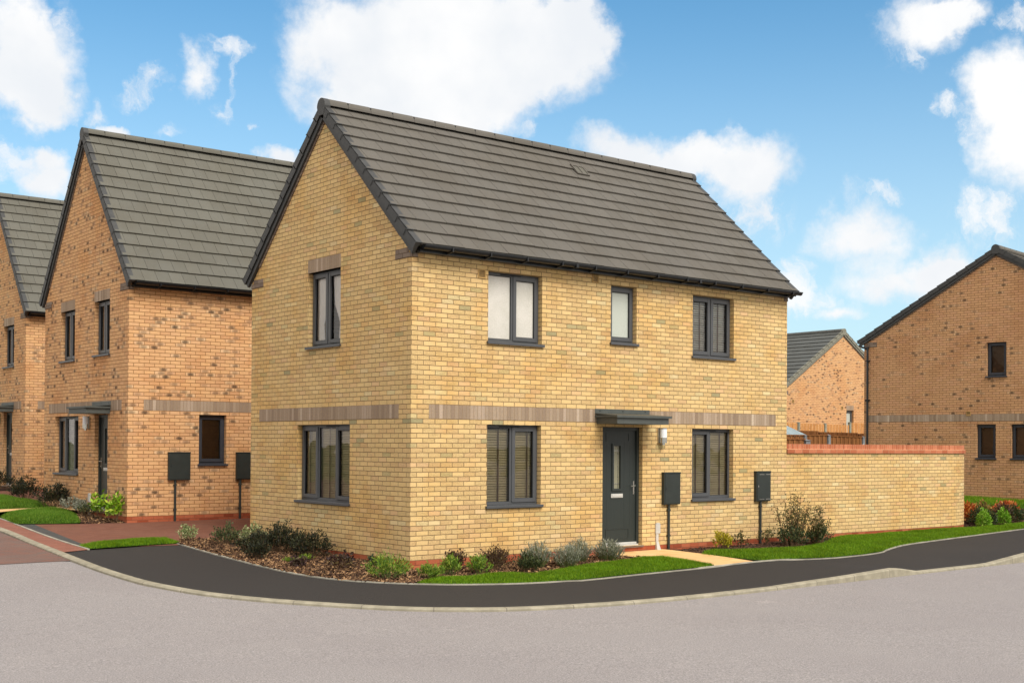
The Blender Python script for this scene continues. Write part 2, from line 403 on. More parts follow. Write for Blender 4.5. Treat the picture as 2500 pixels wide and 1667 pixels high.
def window(parent, P, u0, u1, v0, v1, lights, blind=None, fm='frame', flip=False, vent=False, tapes=(.33, .8)):
    """lights: list of (fraction start, fraction end, has sash); v0 is the top of the sill"""
    F = M[fm]; fw = .052; W0, W1 = -.165, -.095
    f = MB()
    f.box(u0+.004, u0+fw, W0, W1, v0, v1-.004, 0, P); f.box(u1-fw, u1-.004, W0, W1, v0, v1-.004, 0, P)
    f.box(u0+fw, u1-fw, W0, W1, v0, v0+fw, 0, P); f.box(u0+fw, u1-fw, W0, W1, v1-fw, v1-.004, 0, P)
    cu = lambda t: u0 + (u1-u0)*t
    for (a, b, s) in lights[:-1]: f.box(cu(b)-.028, cu(b)+.028, W0, W1+.001, v0+fw, v1-fw, 0, P)
    win = f.build('window', F, parent, bevel=.004)
    for (a, b, s) in lights:
        x0 = cu(a)+(fw if a == 0 else .028); x1 = cu(b)-(fw if b == 1 else .028); y0, y1 = v0+fw, v1-fw
        pw = .012
        if s:
            m = MB(); q = .014; t = .05
            X0, X1, Y0, Y1 = x0-q, x1+q, y0-q, y1+q
            A0, A1 = W1-.01, W1+.016
            m.box(X0, X0+t+q, A0, A1, Y0, Y1, 0, P); m.box(X1-t-q, X1, A0, A1, Y0, Y1, 0, P)
            m.box(X0+t+q, X1-t-q, A0, A1, Y0, Y0+t+q, 0, P); m.box(X0+t+q, X1-t-q, A0, A1, Y1-t-q, Y1, 0, P)
            m.build('sash', F, win, bevel=.005)
            x0 += t; x1 -= t; y0 += t; y1 -= t
        g = MB(); wz = -.115
        q = [P(x0-.002, wz, y0-.002), P(x1+.002, wz, y0-.002), P(x1+.002, wz, y1+.002), P(x0-.002, wz, y1+.002)]
        g.face(q if P is front_P else q[::-1])                      # normal outwards
        g.build('glass_pane', M['frosted'] if blind == 'frosted' else M['whiteglass'] if blind == 'white' else M['glass'], win, weld=False)
        g = MB()                                                   # glazing seal
        for (p, q_, r, s_) in ((x0, x0+.008, y0, y1), (x1-.008, x1, y0, y1), (x0+.008, x1-.008, y0, y0+.008), (x0+.008, x1-.008, y1-.008, y1)):
            g.box(p, q_, -.112, -.104, r, s_, 0, P)
        g.build('glazing_seal', M['blk_rubber'], win)
    if vent:
        m = MB(); a = u0+(u1-u0)*.28; m.box(a, a+min(.42, (u1-u0)*.4), W1+.0005, W1+.014, v1-.036, v1-.022, 0, P); m.build('trickle_vent', M['blk_rubber'], win)
    s = MB(); s.box(u0, u1, -.12, -.0005, v0-.034, v0-.001, 0, P); s.box(u0-.03, u1+.03, .0005, .042, v0-.036, v0-.006, 0, P)
    s.box(u0-.03, u1+.03, .030, .046, v0-.046, v0-.004, 0, P)
    s.build('window_sill', F, win, bevel=.004)
    bw = -.168
    if blind in ('beige', 'grey'):
        m = MB(); z = v0+.03; k = 0
        while z < v1-.06:
            t = rad(50 + 6*math.sin(k*1.7)); dy, dz = .022*math.cos(t), .022*math.sin(t)
            pts = [(u0+.02, bw+dy, z-dz), (u1-.02, bw+dy, z-dz), (u1-.02, bw-dy, z+dz), (u0+.02, bw-dy, z+dz)]
            m.hexa([P(a, b-.0, c-.0015) for a, b, c in pts] + [P(a, b, c+.0015) for a, b, c in pts])
            z += .042; k += 1
        m.box(u0+.02, u1-.02, bw-.03, bw+.03, v1-.05, v1-.012, 0, P)
        for fr in tapes:
            c = cu(fr); m.box(c-.012, c+.012, bw+.024, bw+.026, v0+.02, v1-.05, 1, P)
        m.build('blind', [M['blind_'+blind], M['tape']], win)
    elif blind == 'white':
        m = MB(); m.box(u0+.01, u1-.01, -.150, -.147, v0+.01, v1-.02, 0, P); m.build('blind', M['blind_white'], win)
    elif blind == 'brown':
        m = MB(); m.box(u0+.01, u1-.01, -.2, -.196, v0+.01, v1-.02, 0, P); m.build('blind', M['brownblind'], win)
    elif blind == 'curtain':
        for (a, b, taper) in ((.03, .50, 1), (.50, .97, -1)):
            m = MB(); n = 16; prev = None
            for i in range(n+1):
                t = i/n; top = cu(a+(b-a)*t)
                cc = a if taper > 0 else b
                mid = cu(cc+(a+(b-a)*t-cc)*.50)
                w = -.160+.014*math.sin(i*1.9)
                ring = [P(top, w, v1-.03), P(top*.7+mid*.3, w, v0+(v1-v0)*.55), P(mid, w, v0+(v1-v0)*.30), P(mid*.8+top*.2, w, v0+.02)]
                if prev:
                    for k in range(3): m.face([prev[k], ring[k], ring[k+1], prev[k+1]])
                prev = ring
            m.build('curtain', M['curtain'], win, smooth=True)
    return win

def front_door(parent, P, u0, u1, v0, v1, hinge_left=True):
    fr = MB(); fw = .06
    fr.box(u0+.003, u0+fw, -.17, -.08, v0+.03, v1-.003, 0, P); fr.box(u1-fw, u1-.003, -.17, -.08, v0+.03, v1-.003, 0, P)
    fr.box(u0+fw, u1-fw, -.17, -.08, v1-fw, v1-.003, 0, P)
    d = MB(); a, b, c, e = u0+fw, u1-fw, v0+.06, v1-fw
    gx0 = a+(b-a)*.35 if hinge_left else a+(b-a)*.44; gx1 = gx0+(b-a)*.20
    gz0, gz1 = v0+1.0, v0+1.76
    for (p, q, r, s) in ((a, gx0, c, e), (gx1, b, c, e), (gx0, gx1, c, gz0), (gx0, gx1, gz1, e)):
        d.box(p, q, -.155, -.11, r, s, 0, P)
    leaf = d.build('door', M['door'], parent)
    fr.build('door_frame', M['door'], leaf, bevel=.004)
    m = MB()                                                       # raised mouldings
    def ring(x0, x1, z0, z1, t, w0, w1):
        m.box(x0, x0+t, w0, w1, z0, z1, 0, P); m.box(x1-t, x1, w0, w1, z0, z1, 0, P)
        m.box(x0+t, x1-t, w0, w1, z0, z0+t, 0, P); m.box(x0+t, x1-t, w0, w1, z1-t, z1, 0, P)
    ring(gx0-.035, gx1+.035, gz0-.035, gz1+.035, .04, -.11, -.092)
    pa, pb = a+(b-a)*.14, a+(b-a)*.80
    ring(pa, pb, v0+1.83, v0+1.985, .012, -.11, -.103); ring(pa, pb, v0+.12, v0+.30, .012, -.11, -.103)
    for k in range(1, 6):
        x = a+(b-a)*k/6
        if gx0-.05 < x < gx1+.05: continue
        m.box(x-.0025, x+.0025, -.1105, -.1085, v0+.31, v0+1.82, 0, P)
    m.build('door_moulding', M['door'], leaf)
    g = MB(); g.box(gx0, gx1, -.14, -.134, gz0, gz1, 0, P); gl = g.build('door_glazing', M['frosted_door'], leaf)
    g = MB(); w = gx1-gx0
    for x in (gx0+w*.22, gx1-w*.22): g.box(x-.004, x+.004, -.133, -.127, gz0, gz1, 0, P)
    for z in (gz0+.09, gz1-.09): g.box(gx0, gx1, -.132, -.126, z-.004, z+.004, 0, P)
    g.build('leading', M['steel'], gl)
    hx = b-.055 if hinge_left else a+.055; s = -1 if hinge_left else 1
    h = MB(); h.box(hx-.014, hx+.014, -.11, -.100, v0+.90, v0+1.13, 0, P)
    h.tube([P(hx, -.10, v0+1.05), P(hx, -.055, v0+1.05), P(hx+s*.11, -.052, v0+1.045)], .009, 8)
    h.tube([P(hx, -.10, v0+.94), P(hx, -.09, v0+.94)], .010, 8)
    h.build('handle', M['steel'], leaf)
    h = MB(); cx = (gx0+gx1)/2; h.box(cx-.14, cx+.14, -.11, -.094, v0+.845, v0+.915, 0, P)
    h.box(cx-.115, cx+.115, -.094, -.088, v0+.862, v0+.898, 0, P); h.build('letterbox', M['white'], leaf, bevel=.003)
    t = MB(); t.box(u0+.01, u1-fw-.001, -.16, -.075, v0+.028, v0+.058, 0, P); t.box(u0+.01, u1-fw-.001, -.09, -.03, v0+.0, v0+.026, 0, P)
    t.build('threshold', M['white'], leaf, bevel=.003)
    t = MB(); t.box(u0-.02, u1+.02, -.05, .03, v0-.032, v0-.002, 0, P); t.build('door_step', M['kneel'], leaf)
    return leaf
def fd():
    N = NT('frosted_door_glass'); nz = N.noise(N.pos(), 90, 2, .6); N.bump(nz, .003, .5)
    return N.done(N.mix(nz, srgb(120, 118, 96), srgb(150, 146, 122)), .18, .5)
M['frosted_door'] = fd()

def canopy(parent, P, u0, u1, z):
    d = .56
    c = MB(); c.box(u0+.04, u1-.04, .0015, d-.035, z-.15, z-.012, 0, P)
    k = c.build('canopy', M['canopy'], parent, bevel=.004)
    t = MB()
    t.hexa([P(u0, .0015, z+.024), P(u1, .0015, z+.024), P(u1, d, z-.014), P(u0, d, z-.014), P(u0, .0015, z+.034), P(u1, .0015, z+.034), P(u1, d, z-.004), P(u0, d, z-.004)])
    t.box(u0, u1, d-.006, d+.002, z-.044, z-.014, 0, P); t.box(u0-.003, u0+.003, .01, d, z-.036, z-.001, 0, P); t.box(u1-.003, u1+.003, .01, d, z-.036, z-.001, 0, P)
    t.build('canopy_tray', M['canopy'], k)
    t = MB(); t.box(u0, u1, .0015, .010, z+.036, z+.112, 0, P)
    for x in (u0+.11, (u0+u1)/2, u1-.11): t.tube([P(x, .010, z+.078), P(x, .016, z+.078)], .011, 8, 1)
    t.build('wall_upstand', [M['canopy'], M['black']], k)
    return k
def wall_lamp(parent, P, u, z):
    b = MB(); b.box(u-.085, u-.03, .0015, .03, z-.12, z+.15, 0, P)
    b.tube([P(u, .078, z-.12), P(u, .078, z-.02)], .066, 16); b.tube([P(u, .078, z+.135), P(u, .078, z+.15)], .068, 16)
    b.tube([P(u, .078, z-.155), P(u, .078, z-.12)], .03, 10); b.box(u-.03, u+.03, .0015, .04, z-.10, z-.04, 0, P)
    o = b.build('wall_lamp', M['steel'], parent)
    s = MB(); s.tube([P(u, .078, z-.02), P(u, .078, z+.135)], .062, 18); s.build('lamp_shade', M['lamp_white'], o, smooth=False)
def telecom(parent, P, u, z0, z1):
    b = MB(); b.box(u-.055, u+.055, .0015, .035, z1-.19, z1-.02, 0, P); b.box(u-.042, u+.042, .0015, .033, z1-.02, z1, 0, P)
    o = b.build('telecom_box', M['white'], parent, bevel=.006)
    d = MB(); d.box(u-.04, u+.02, .0015, .025, z0+.16, z1-.19, 0, P)
    d.hexa([P(u-.04, .0015, z0), P(u+.055, .0015, z0), P(u+.055, .06, z0), P(u-.04, .06, z0), P(u-.04, .0015, z0+.16), P(u+.02, .0015, z0+.16), P(u+.02, .03, z0+.16), P(u-.04, .03, z0+.16)])
    d.build('cable_duct', M['white'], o, bevel=.004)
def meter_box(parent, P, u0, u1, z0, z1, zg, pipe_u, slots=True, dp=.07):
    b = MB(); b.box(u0, u1, .0015, dp, z0, z1, 0, P); b.box(u0-.006, u1+.006, .0015, dp+.008, z1-.02, z1+.006, 0, P)
    o = b.build('meter_box', M['meter'], parent, bevel=.008)
    d = MB(); d.box(u0+.022, u1-.016, dp, dp+.006, z0+.02, z1-.035, 0, P); s = d
    if slots:
        for z in (z0+.035, z1-.065):
            for a in (.12, .55): s.box(u0+(u1-u0)*a+.03, u0+(u1-u0)*(a+.33)+.03, dp+.006, dp+.0085, z, z+.010, 1, P)
    s.box(u0+.04, u0+.055, dp+.006, dp+.011, (z0+z1)/2-.02, (z0+z1)/2+.02, 1, P)
    s.build('meter_door', [M['meter'], M['steel'] if slots else M['black']], o)
    p = MB(); p.tube([P(pipe_u, .032, zg), P(pipe_u, .032, z0)], .024, 10)
    for zz in (zg+.28, z0-.1): p.box(pipe_u-.034, pipe_u+.034, .0015, .05, zz-.012, zz+.012, 0, P)
    p.build('meter_pipe', M['meter'], o, smooth=False)
def wall_vent(parent, P, u0, u1, z0, z1):
    b = MB()
    t = .014
    b.box(u0, u0+t, .0015, .014, z0, z1, 0, P); b.box(u1-t, u1, .0015, .014, z0, z1, 0, P)
    b.box(u0+t, u1-t, .0015, .014, z0, z0+t, 0, P); b.box(u0+t, u1-t, .0015, .014, z1-t, z1, 0, P)
    n = 6; hgt = (z1-z0-2*t)/n
    for k in range(n): b.box(u0+t, u1-t, .0015, .011, z0+t+hgt*k, z0+t+hgt*(k+.45), 0, P)
    v = b.build('wall_vent', M['ventplastic'], parent)
    d = MB(); d.box(u0+t, u1-t, .0008, .003, z0+t, z1-t, 0, P); d.build('vent_backing', M['blk_rubber'], v)
M['ventplastic'] = plain('buff_vent_plastic', srgb(188, 150, 92), .6, .3)

# ------------------------------------------------------------------ houses
def house(label, loc, rz, L, D, apex, zE, brick, tile, verge='verge', red_plinth=True, front=(), gable=(), n_course=12,
          kz=None, group=None, string=True, zbase=-.6, back_gutter=False, tw=.295, gstr=None, ridge_mat=None):
    h = empty('brick_house', loc, rz); tag(h, label, 'house', group)
    tp = (apex-zE)/(D/2); pa = math.atan(tp); cp, sn = math.cos(pa), math.sin(pa)
    w = MB()
    fh = [o['hole'] for o in front]; gh = [o['hole'] for o in gable]
    zb = 0.0 if red_plinth else zbase
    wall_face(w, front_P, 0, L, zb, zE+.06, fh)
    wall_face(w, gable_P, 0, D, zb, zE, gh, uo=.0)
    w.face([(0, 0, zE), (0, D, zE), (0, D/2, apex)], [(0, zE), (D, zE), (D/2, apex)])
    w.face([(L, 0, zb), (L, D, zb), (L, D, zE), (L, D/2, apex), (L, 0, zE)], [(0, zb), (D, zb), (D, zE), (D/2, apex), (0, zE)])
    w.face([(0, D, zb), (L, D, zb), (L, D, zE+.06), (0, D, zE+.06)], [(0, zb), (L, zb), (L, zE), (0, zE)])
    w.build('wall', M[brick], h, weld=False)
    # dark lining so that the rooms behind the glass read as rooms
    w = MB(); a = .45
    w.box(a, L-a, a, D-a, .0, 2.42); w.box(a, L-a, a, D-a, 2.5, zE)
    if red_plinth:
        p = MB()
        dh = [o['hole'] for o in front if o['kind'] == 'door']
        for P, n in ((front_P, L), (gable_P, D)): p.face([P(0, 0, zbase), P(n, 0, zbase), P(n, 0, 0), P(0, 0, 0)], [(0, zbase), (n, zbase), (n, 0), (0, 0)])
        p.face([(L, 0, zbase), (L, D, zbase), (L, D, 0), (L, 0, 0)]); p.face([(0, D, zbase), (L, D, zbase), (L, D, 0), (0, D, 0)])
        p.build('plinth', M['redbrick'], h, weld=False)
    # soldier string courses
    if string:
        for P, n in ((front_P, L), (gable_P, D)):
            s = MB(); e = .3375; z0, z1 = 2.182, 2.3995
            if gstr and P is gable_P: e = gstr
            c = [P(e, -.05, z0), P(n-e, -.05, z0), P(n-e, .0035, z0), P(e, .0035, z0), P(e, -.05, z1), P(n-e, -.05, z1), P(n-e, .0035, z1), P(e, .0035, z1)]
            for q in ((0, 1, 2, 3), (4, 5, 6, 7), (2, 3, 7, 6), (1, 2, 6, 5), (3, 0, 4, 7)):
                pts = [c[i] for i in q]; ax = 0 if P is front_P else 1
                s.face(pts, [(p_[ax], p_[2]) for p_ in pts])
            s.build('string_course', M['soldier'], h, weld=False)
    # openings
    for wall, P in ((front, front_P), (gable, gable_P)):
        for o in wall:
            u0, u1, v0, v1 = o['hole']
            if o['kind'] == 'door': front_door(h, P, u0, u1, v0, v1, o.get('hl', True))
            else:
                window(h, P, u0, u1, v0+.034, v1, o['lights'], o.get('blind'), o.get('fm', 'frame'), vent=o.get('vent', False), tapes=o.get('tapes', (.33, .8)))
            if o.get('lintel'):
                s = MB(); z0, z1 = v1, v1+.2225; c = [(u0, -.1, z0), (u1, -.1, z0), (u1, .004, z0), (u0, .004, z0), (u0, -.1, z1), (u1, -.1, z1), (u1, .004, z1), (u0, .004, z1)]
                for q in ((0, 1, 2, 3), (4, 5, 6, 7), (2, 3, 7, 6), (1, 2, 6, 5), (3, 0, 4, 7)):
                    s.face([P(*c[i]) for i in q], [(c[i][0], c[i][2]) for i in q])
                s.build('lintel', M['soldier'], h, weld=False)
    # kneelers
    kz = 4.65 if kz is None else kz
    for y0, y1, s in ((-.012, .45, 1), (D-.45, D+.012, -1)):
        for x0, x1 in ((-.012, .105), (L-.105, L+.012)):
            k = MB(); k.box(x0, x1, y0, y1, kz, kz+.075)
            if s > 0: k.box(x0+.002, x1-.002, y0+.09, y1-.13 if False else y1-.002, kz+.0755, kz+.15)
            else: k.box(x0+.002, x1-.002, y0+.002, y1-.09, kz+.0755, kz+.15)
            k.build('kneeler', M['kneel'], h)
    # roof: every tile modelled, laid broken-bond over a solid deck
    perp = .20; v0 = zE+perp/cp                       # tile line above the wall face
    ey = -.20; ez = v0 + ey*tp; slope = (D/2-ey)/cp
    g = slope/n_course; xo = .055
    r = MB(); rr = random.Random(hash(label) % 1000)
    for side in (0, 1):
        def S(x, s, up):                                  # s along slope from eave, up = normal offset
            y = ey + s*cp - up*sn; z = ez + s*sn + up*cp
            return (x, y, z) if side == 0 else (x, D-y, z)
        for i in range(n_course):
            x = -xo - (tw/2 if i % 2 else 0) ; s0 = i*g - .006; s1 = min((i+1)*g+.05, slope-.005)
            while x < L+xo:
                a = max(x+.003, -xo); b = min(x+tw-.003, L+xo); x += tw
                if b-a < .03: continue
                jt = rr.uniform(-.002, .002); js = rr.uniform(-.004, .004)
                lo0, hi0 = .000+jt, .036+jt
                lo1, hi1 = -.022, -.002
                c = [S(a, s0+js, lo0), S(b, s0+js, lo0), S(b, s1, lo1), S(a, s1, lo1), S(a, s0+js, hi0), S(b, s0+js, hi0), S(b, s1, hi1), S(a, s1, hi1)]
                r.hexa(c, 0, skip=(0, 4))
        dk = [S(-.02, .02, -.06), S(L+.02, .02, -.06), S(L+.02, slope, -.06), S(-.02, slope, -.06), S(-.02, .02, -.025), S(L+.02, .02, -.025), S(L+.02, slope, -.025), S(-.02, slope, -.025)]
        r.hexa(dk, 1)
    roof = r.build('roof', [M[tile], M['black']], h, weld=False)
    zr = ez + slope*sn
    q = MB(); n = max(1, round((L+2*xo)/.45)); seg = (L+2*xo+.04)/n; k = 12; R0 = .125
    for i in range(n):
        x0 = -xo-.02 + seg*i + .003; x1 = x0+seg-.006; last = None
        for j in range(k+1):
            a = math.pi*j/k
            yy = D/2 - R0*math.cos(a)*1.02; zz = zr-.045 + R0*math.sin(a)*1.08
            cur = ((x0, yy, zz), (x1, yy, zz+.003))
            if last: q.face([last[0], last[1], cur[1], cur[0]])
            last = cur
        q.face([(x0, D/2-R0*math.cos(math.pi*j/k)*1.02, zr-.045+R0*math.sin(math.pi*j/k)*1.08) for j in range(k+1)])
        q.face([(x1, D/2-R0*math.cos(math.pi*j/k)*1.02, zr-.042+R0*math.sin(math.pi*j/k)*1.08) for j in range(k+1)])
        if i < n-1: q.box(x1-.006, x1+.012, D/2-.112, D/2+.112, zr-.03, zr+.052, 1)
    q.build('ridge_tile', [M[ridge_mat or tile], M['black']], roof, weld=False)
    for xe, sg in ((0, -1), (L, 1)):
        vc = MB()
        for side in (0, 1):
            def S(x, s, up):
                y = ey + s*cp - up*sn; z = ez + s*sn + up*cp
                return (x, y, z) if side == 0 else (x, D-y, z)
            for i in range(n_course):
                s0 = i*g-.012; s1 = min((i+1)*g+.02, slope)
                xa, xb = xe+sg*.085, xe-sg*.035
                u0, u1 = .034, .010
                for (p0, p1, d0, d1) in ((xa, xb, .008, .008), (xa, xa-sg*.012, .135, .125)):
                    vc.hexa([S(p0, s0, u0-d0), S(p1, s0, u0-d0), S(p1, s1, u1-d1), S(p0, s1, u1-d1), S(p0, s0, u0), S(p1, s0, u0), S(p1, s1, u1), S(p0, s1, u1)])
                vc.hexa([S(xa, s0-.002, u0-.135), S(xa-sg*.03, s0-.002, u0-.135), S(xa-sg*.03, s0+.014, u0-.135), S(xa, s0+.014, u0-.135), S(xa+sg*.004, s0-.004, u0+.004), S(xb, s0-.004, u0+.004), S(xb, s0+.014, u0+.004), S(xa+sg*.004, s0+.014, u0+.004)])
        # ridge end cap
        ca = [(xe+sg*.09, D/2-R0*1.06*math.cos(math.pi*j/14), zr-.05+R0*1.14*math.sin(math.pi*j/14)) for j in range(15)] + [(xe+sg*.09, D/2+.09, zr-.2), (xe+sg*.09, D/2-.09, zr-.2)]
        vc.face(ca)
        cb = [(xe-sg*.02, y, z) for _, y, z in ca]
        for j in range(len(ca)): vc.face([ca[j], ca[(j+1) % len(ca)], cb[(j+1) % len(ca)], cb[j]])
        vc.build('verge_cap', M[verge], roof, weld=False)
        bb = MB()
        for side in (0, 1):
            def S(x, s, up):
                y = ey + s*cp - up*sn; z = ez + s*sn + up*cp
                return (x, y, z) if side == 0 else (x, D-y, z)
            sl = slope - perp*tp*.5
            bb.hexa([S(xe+sg*.058, .0, -perp+.012), S(xe+sg*.002, .0, -perp+.012), S(xe+sg*.002, slope, -perp+.012), S(xe+sg*.058, slope, -perp+.012),
                     S(xe+sg*.058, .0, -.03), S(xe+sg*.002, .0, -.03), S(xe+sg*.002, slope, -.03), S(xe+sg*.058, slope, -.03)])
        bb.build('bargeboard', M[verge] if verge == 'verge' else M['verge_grey'], h, weld=False)
        uc = MB()
        for side in (0, 1):
            def S(x, s, up):
                y = ey + s*cp - up*sn; z = ez + s*sn + up*cp
                return (x, y, z) if side == 0 else (x, D-y, z)
            st = .36/cp
            uc.hexa([S(xe+sg*.02, st, -perp-.03), S(xe+sg*.002, st, -perp-.03), S(xe+sg*.002, slope-.03, -perp-.03), S(xe+sg*.02, slope-.03, -perp-.03),
                     S(xe+sg*.02, st, -perp+.012), S(xe+sg*.002, st, -perp+.012), S(xe+sg*.002, slope-.03, -perp+.012), S(xe+sg*.02, slope-.03, -perp+.012)])
        uc.build('undercloak', M['kneel'], h, weld=False)
    # gutter
    for side in ((0, 1) if back_gutter else (0,)):
        T = (lambda p: p) if side == 0 else (lambda p: (p[0], D-p[1], p[2]))
        gt = MB(); yc = ey-.035; zc = ez-.012; R1 = .058
        x0, x1 = .05, L+.12
        for rad_, flip in ((R1, 0), (R1-.004, 1)):
            last = None
            for j in range(9):
                a = math.pi*j/8
                cur = (T((x0, yc-rad_*math.cos(a), zc-rad_*math.sin(a)*1.05)), T((x1, yc-rad_*math.cos(a), zc-rad_*math.sin(a)*1.05)))
                if last: gt.face([last[0], last[1], cur[1], cur[0]])
                last = cur
        for x in (x0, x1): gt.face([T((x, yc-R1*math.cos(math.pi*j/8), zc-R1*math.sin(math.pi*j/8)*1.05)) for j in range(9)])
        gt.box(x0, x1, yc-R1-.006, yc-R1+.001, zc-.012, zc+.004, 0, lambda a, b, c: T((a, b, c)))
        x = 3.1
        while x < L: gt.box(x, x+.05, yc-R1-.008, yc+R1+.006, zc-R1-.012, zc+.006, 0, lambda a, b, c: T((a, b, c))); x += 3.0
        go = gt.build('gutter', M['black'], h, weld=False)
        fb = MB(); fb.box(.06, L-.06, -.135, -.001, zc-.10, zc+.02, 0, lambda a, b, c: T((a, b, c)))
        fb.build('eaves_board', M['black'], h)
        x = .55
        while x < L:
            bk = MB()
            bk.hexa([T(p) for p in ((x, yc-R1-.012, zc-.068), (x+.022, yc-R1-.012, zc-.068), (x+.022, -.005, zc-.106), (x, -.005, zc-.106), (x, yc-R1-.012, zc+.004), (x+.022, yc-R1-.012, zc+.004), (x+.022, -.005, zc-.02), (x, -.005, zc-.02))])
            bk.build('bracket', M['black'], go)
            x += .745
    return h

def lite(n):
    return {1: [(0, 1, True)], 2: [(0, .5, True), (.5, 1, True)]}[n]
LR = [(0, .5, False), (.5, 1, True)]; RL = [(0, .5, True), (.5, 1, False)]
main = house('yellow buff brick house in the middle with dark grey front door and tiled roof', (0, 0, 0), 0, 8.933, 5.318, 7.27, 4.737, 'buff', 'tile',
    front=[
        dict(kind='win', hole=(1.475, 2.605, 3.41, 4.575), lights=LR, blind='white', vent=True),
        dict(kind='win', hole=(4.166, 4.790, 3.545, 4.575), lights=lite(1), blind='frosted'),
        dict(kind='win', hole=(6.228, 7.360, 3.41, 4.57), lights=lite(2), blind='grey', tapes=(.3, .74)),
        dict(kind='win', hole=(1.470, 2.597, .77, 2.105), lights=LR, blind='beige', vent=True, tapes=(.3, .84)),
        dict(kind='door', hole=(3.990, 4.950, .02, 2.105)),
        dict(kind='win', hole=(6.227, 7.360, .77, 2.098), lights=RL, blind='beige', vent=True, tapes=(.22, .8)),
    ],
    gable=[
        dict(kind='win', hole=(2.112, 3.205, 3.41, 4.72), lights=lite(2), blind='curtain', lintel=True),
        dict(kind='win', hole=(1.783, 3.545, .77, 2.105), lights=[(0, .333, True), (.333, .667, False), (.667, 1, True)], blind='beige', vent=True, tapes=(.12, .5, .88)),
    ])
canopy(main, front_P, 3.80, 5.115, 2.30)
wall_lamp(main, front_P, 5.40, 1.95)
telecom(main, front_P, 5.325, -.1, .40)
meter_box(main, front_P, 5.434, 5.855, .724, 1.30, -.12, 5.595, slots=False)
meter_box(main, front_P, 7.958, 8.378, .724, 1.30, -.14, 8.12)
wall_vent(main, front_P, 1.266, 1.413, 4.435, 4.575); wall_vent(main, front_P, 3.722, 3.866, 4.575, 4.705)
# roof vent tile
def roof_vent():
    tp = (7.27-4.737)/2.659; a = math.atan(tp); cp, sn = math.cos(a), math.sin(a); ez = 4.737+.2/cp-.2*tp
    S = lambda x, s, up: (x, -.2+s*cp-up*sn, ez+s*sn+up*cp)
    m = MB(); s0, s1 = 3.10, 3.42; x0, x1 = 5.17, 5.48
    for q in ((x0, x0+.03, s0, s1), (x1-.03, x1, s0, s1), (x0+.03, x1-.03, s0, s0+.03), (x0+.03, x1-.03, s1-.05, s1), ((x0+x1)/2-.012, (x0+x1)/2+.012, s0+.03, s1-.05)):
        m.box(q[0], q[1], q[2], q[3], .02, .055, 0, S)
    m.box(x0+.03, x1-.03, s0+.03, s1-.05, .02, .042, 1, S)
    m.build('roof_vent', [M['tile'], M['tile2']], main)
roof_vent()

h2 = house('orange brick house left of the yellow one, two meter boxes on its side wall', (-.953, 8.912, .262), 0, 8.2, 5.183, 8.04, 4.737, 'orange', 'tile2', n_course=13,
    front=[dict(kind='win', hole=(1.553, 2.18, 1.04, 2.115), lights=lite(1), blind='brown', fm='frame_dk')],
    gable=[
        dict(kind='win', hole=(1.04, 1.945, 3.36, 4.545), lights=lite(2), blind='grey', lintel=True),
        dict(kind='win', hole=(3.16, 4.07, 3.33, 4.49), lights=lite(2), blind='beige', lintel=True),
        dict(kind='door', hole=(1.1, 1.86, .06, 2.11), hl=True),
        dict(kind='win', hole=(2.87, 4.41, .78, 2.10), lights=[(0, .333, True), (.333, .667, False), (.667, 1, True)], blind='grey', vent=True),
    ], group='brick houses set back on the left')
canopy(h2, gable_P, .93, 2.02, 2.27)
wall_lamp(h2, gable_P, 2.2, 1.93); telecom(h2, gable_P, 2.10, -.1, .41)
meter_box(h2, front_P, .86, 1.34, .735, 1.318, -.16, 1.02, slots=False); meter_box(h2, front_P, 2.40, 2.86, .735, 1.318, -.16, 2.50, slots=False)
h3 = house('orange brick house cut off by the left edge of the photo', (.03, 18.738, .488), 0, 8.0, 5.30, 8.06, 4.737, 'orange', 'tile2', n_course=13,
    gable=[
        dict(kind='win', hole=(1.02, 1.95, 3.36, 4.54), lights=lite(2), blind='grey', lintel=True),
        dict(kind='door', hole=(1.14, 1.90, .06, 2.11), hl=True),
        dict(kind='win', hole=(2.9, 4.4, .78, 2.10), lights=lite(2), blind='grey'),
    ], group='brick houses set back on the left')
canopy(h3, gable_P, .98, 2.1, 2.27); wall_lamp(h3, gable_P, 2.25, 1.93)
h4 = house('brown brick gable house with black verges behind the curved garden wall', (25.296, .312, .421), .14, 9.0, 8.77, 7.27, 4.737, 'brown', 'tile', red_plinth=False, zbase=-1.2, n_course=15, back_gutter=True, gstr=.08,
    gable=[
        dict(kind='win', hole=(4.07, 4.68, 3.53, 4.60), lights=lite(1), blind='brown', fm='frame_dk'),
        dict(kind='win', hole=(4.39, 4.99, 1.01, 2.08), lights=lite(1), blind='brown', fm='frame_dk'),
        dict(kind='win', hole=(3.31, 3.92, 1.01, 2.08), lights=lite(1), blind='brown', fm='frame_dk'),
    ])
wall_vent(h4, gable_P, 5.17, 5.32, 2.35, 2.49)
dp = MB(); dp.tube([(-.04, 8.77-.15, 4.66), (-.05, 8.77-.14, 4.52), (-.055, 8.77-.145, 4.46), (-.055, 8.77-.145, -.3)], .034, 10)
dp.tube([(-.02, 8.95, 4.72), (-.03, 8.85, 4.66), (-.04, 8.77-.13, 4.6), (-.05, 8.77-.14, 4.5)], .034, 10)
for z in (1.4, 2.9, 4.2): dp.box(-.1, -.002, 8.55, 8.69, z-.015, z+.015)
dp.build('downpipe', M['black'], h4)
h5 = house('pale orange brick bungalow with speckled gable beyond the garden fences', (40.27, 18.63, .45), math.pi/2, 9.5, 8.6, 6.336, 3.67, 'orange', 'tile3', verge='verge_grey', red_plinth=False, string=False, n_course=15, kz=3.58, ridge_mat='tile3',
    gable=[dict(kind='win', hole=(3.5, 4.03, 1.6, 2.98), lights=lite(1), blind='frosted', lintel=True)])
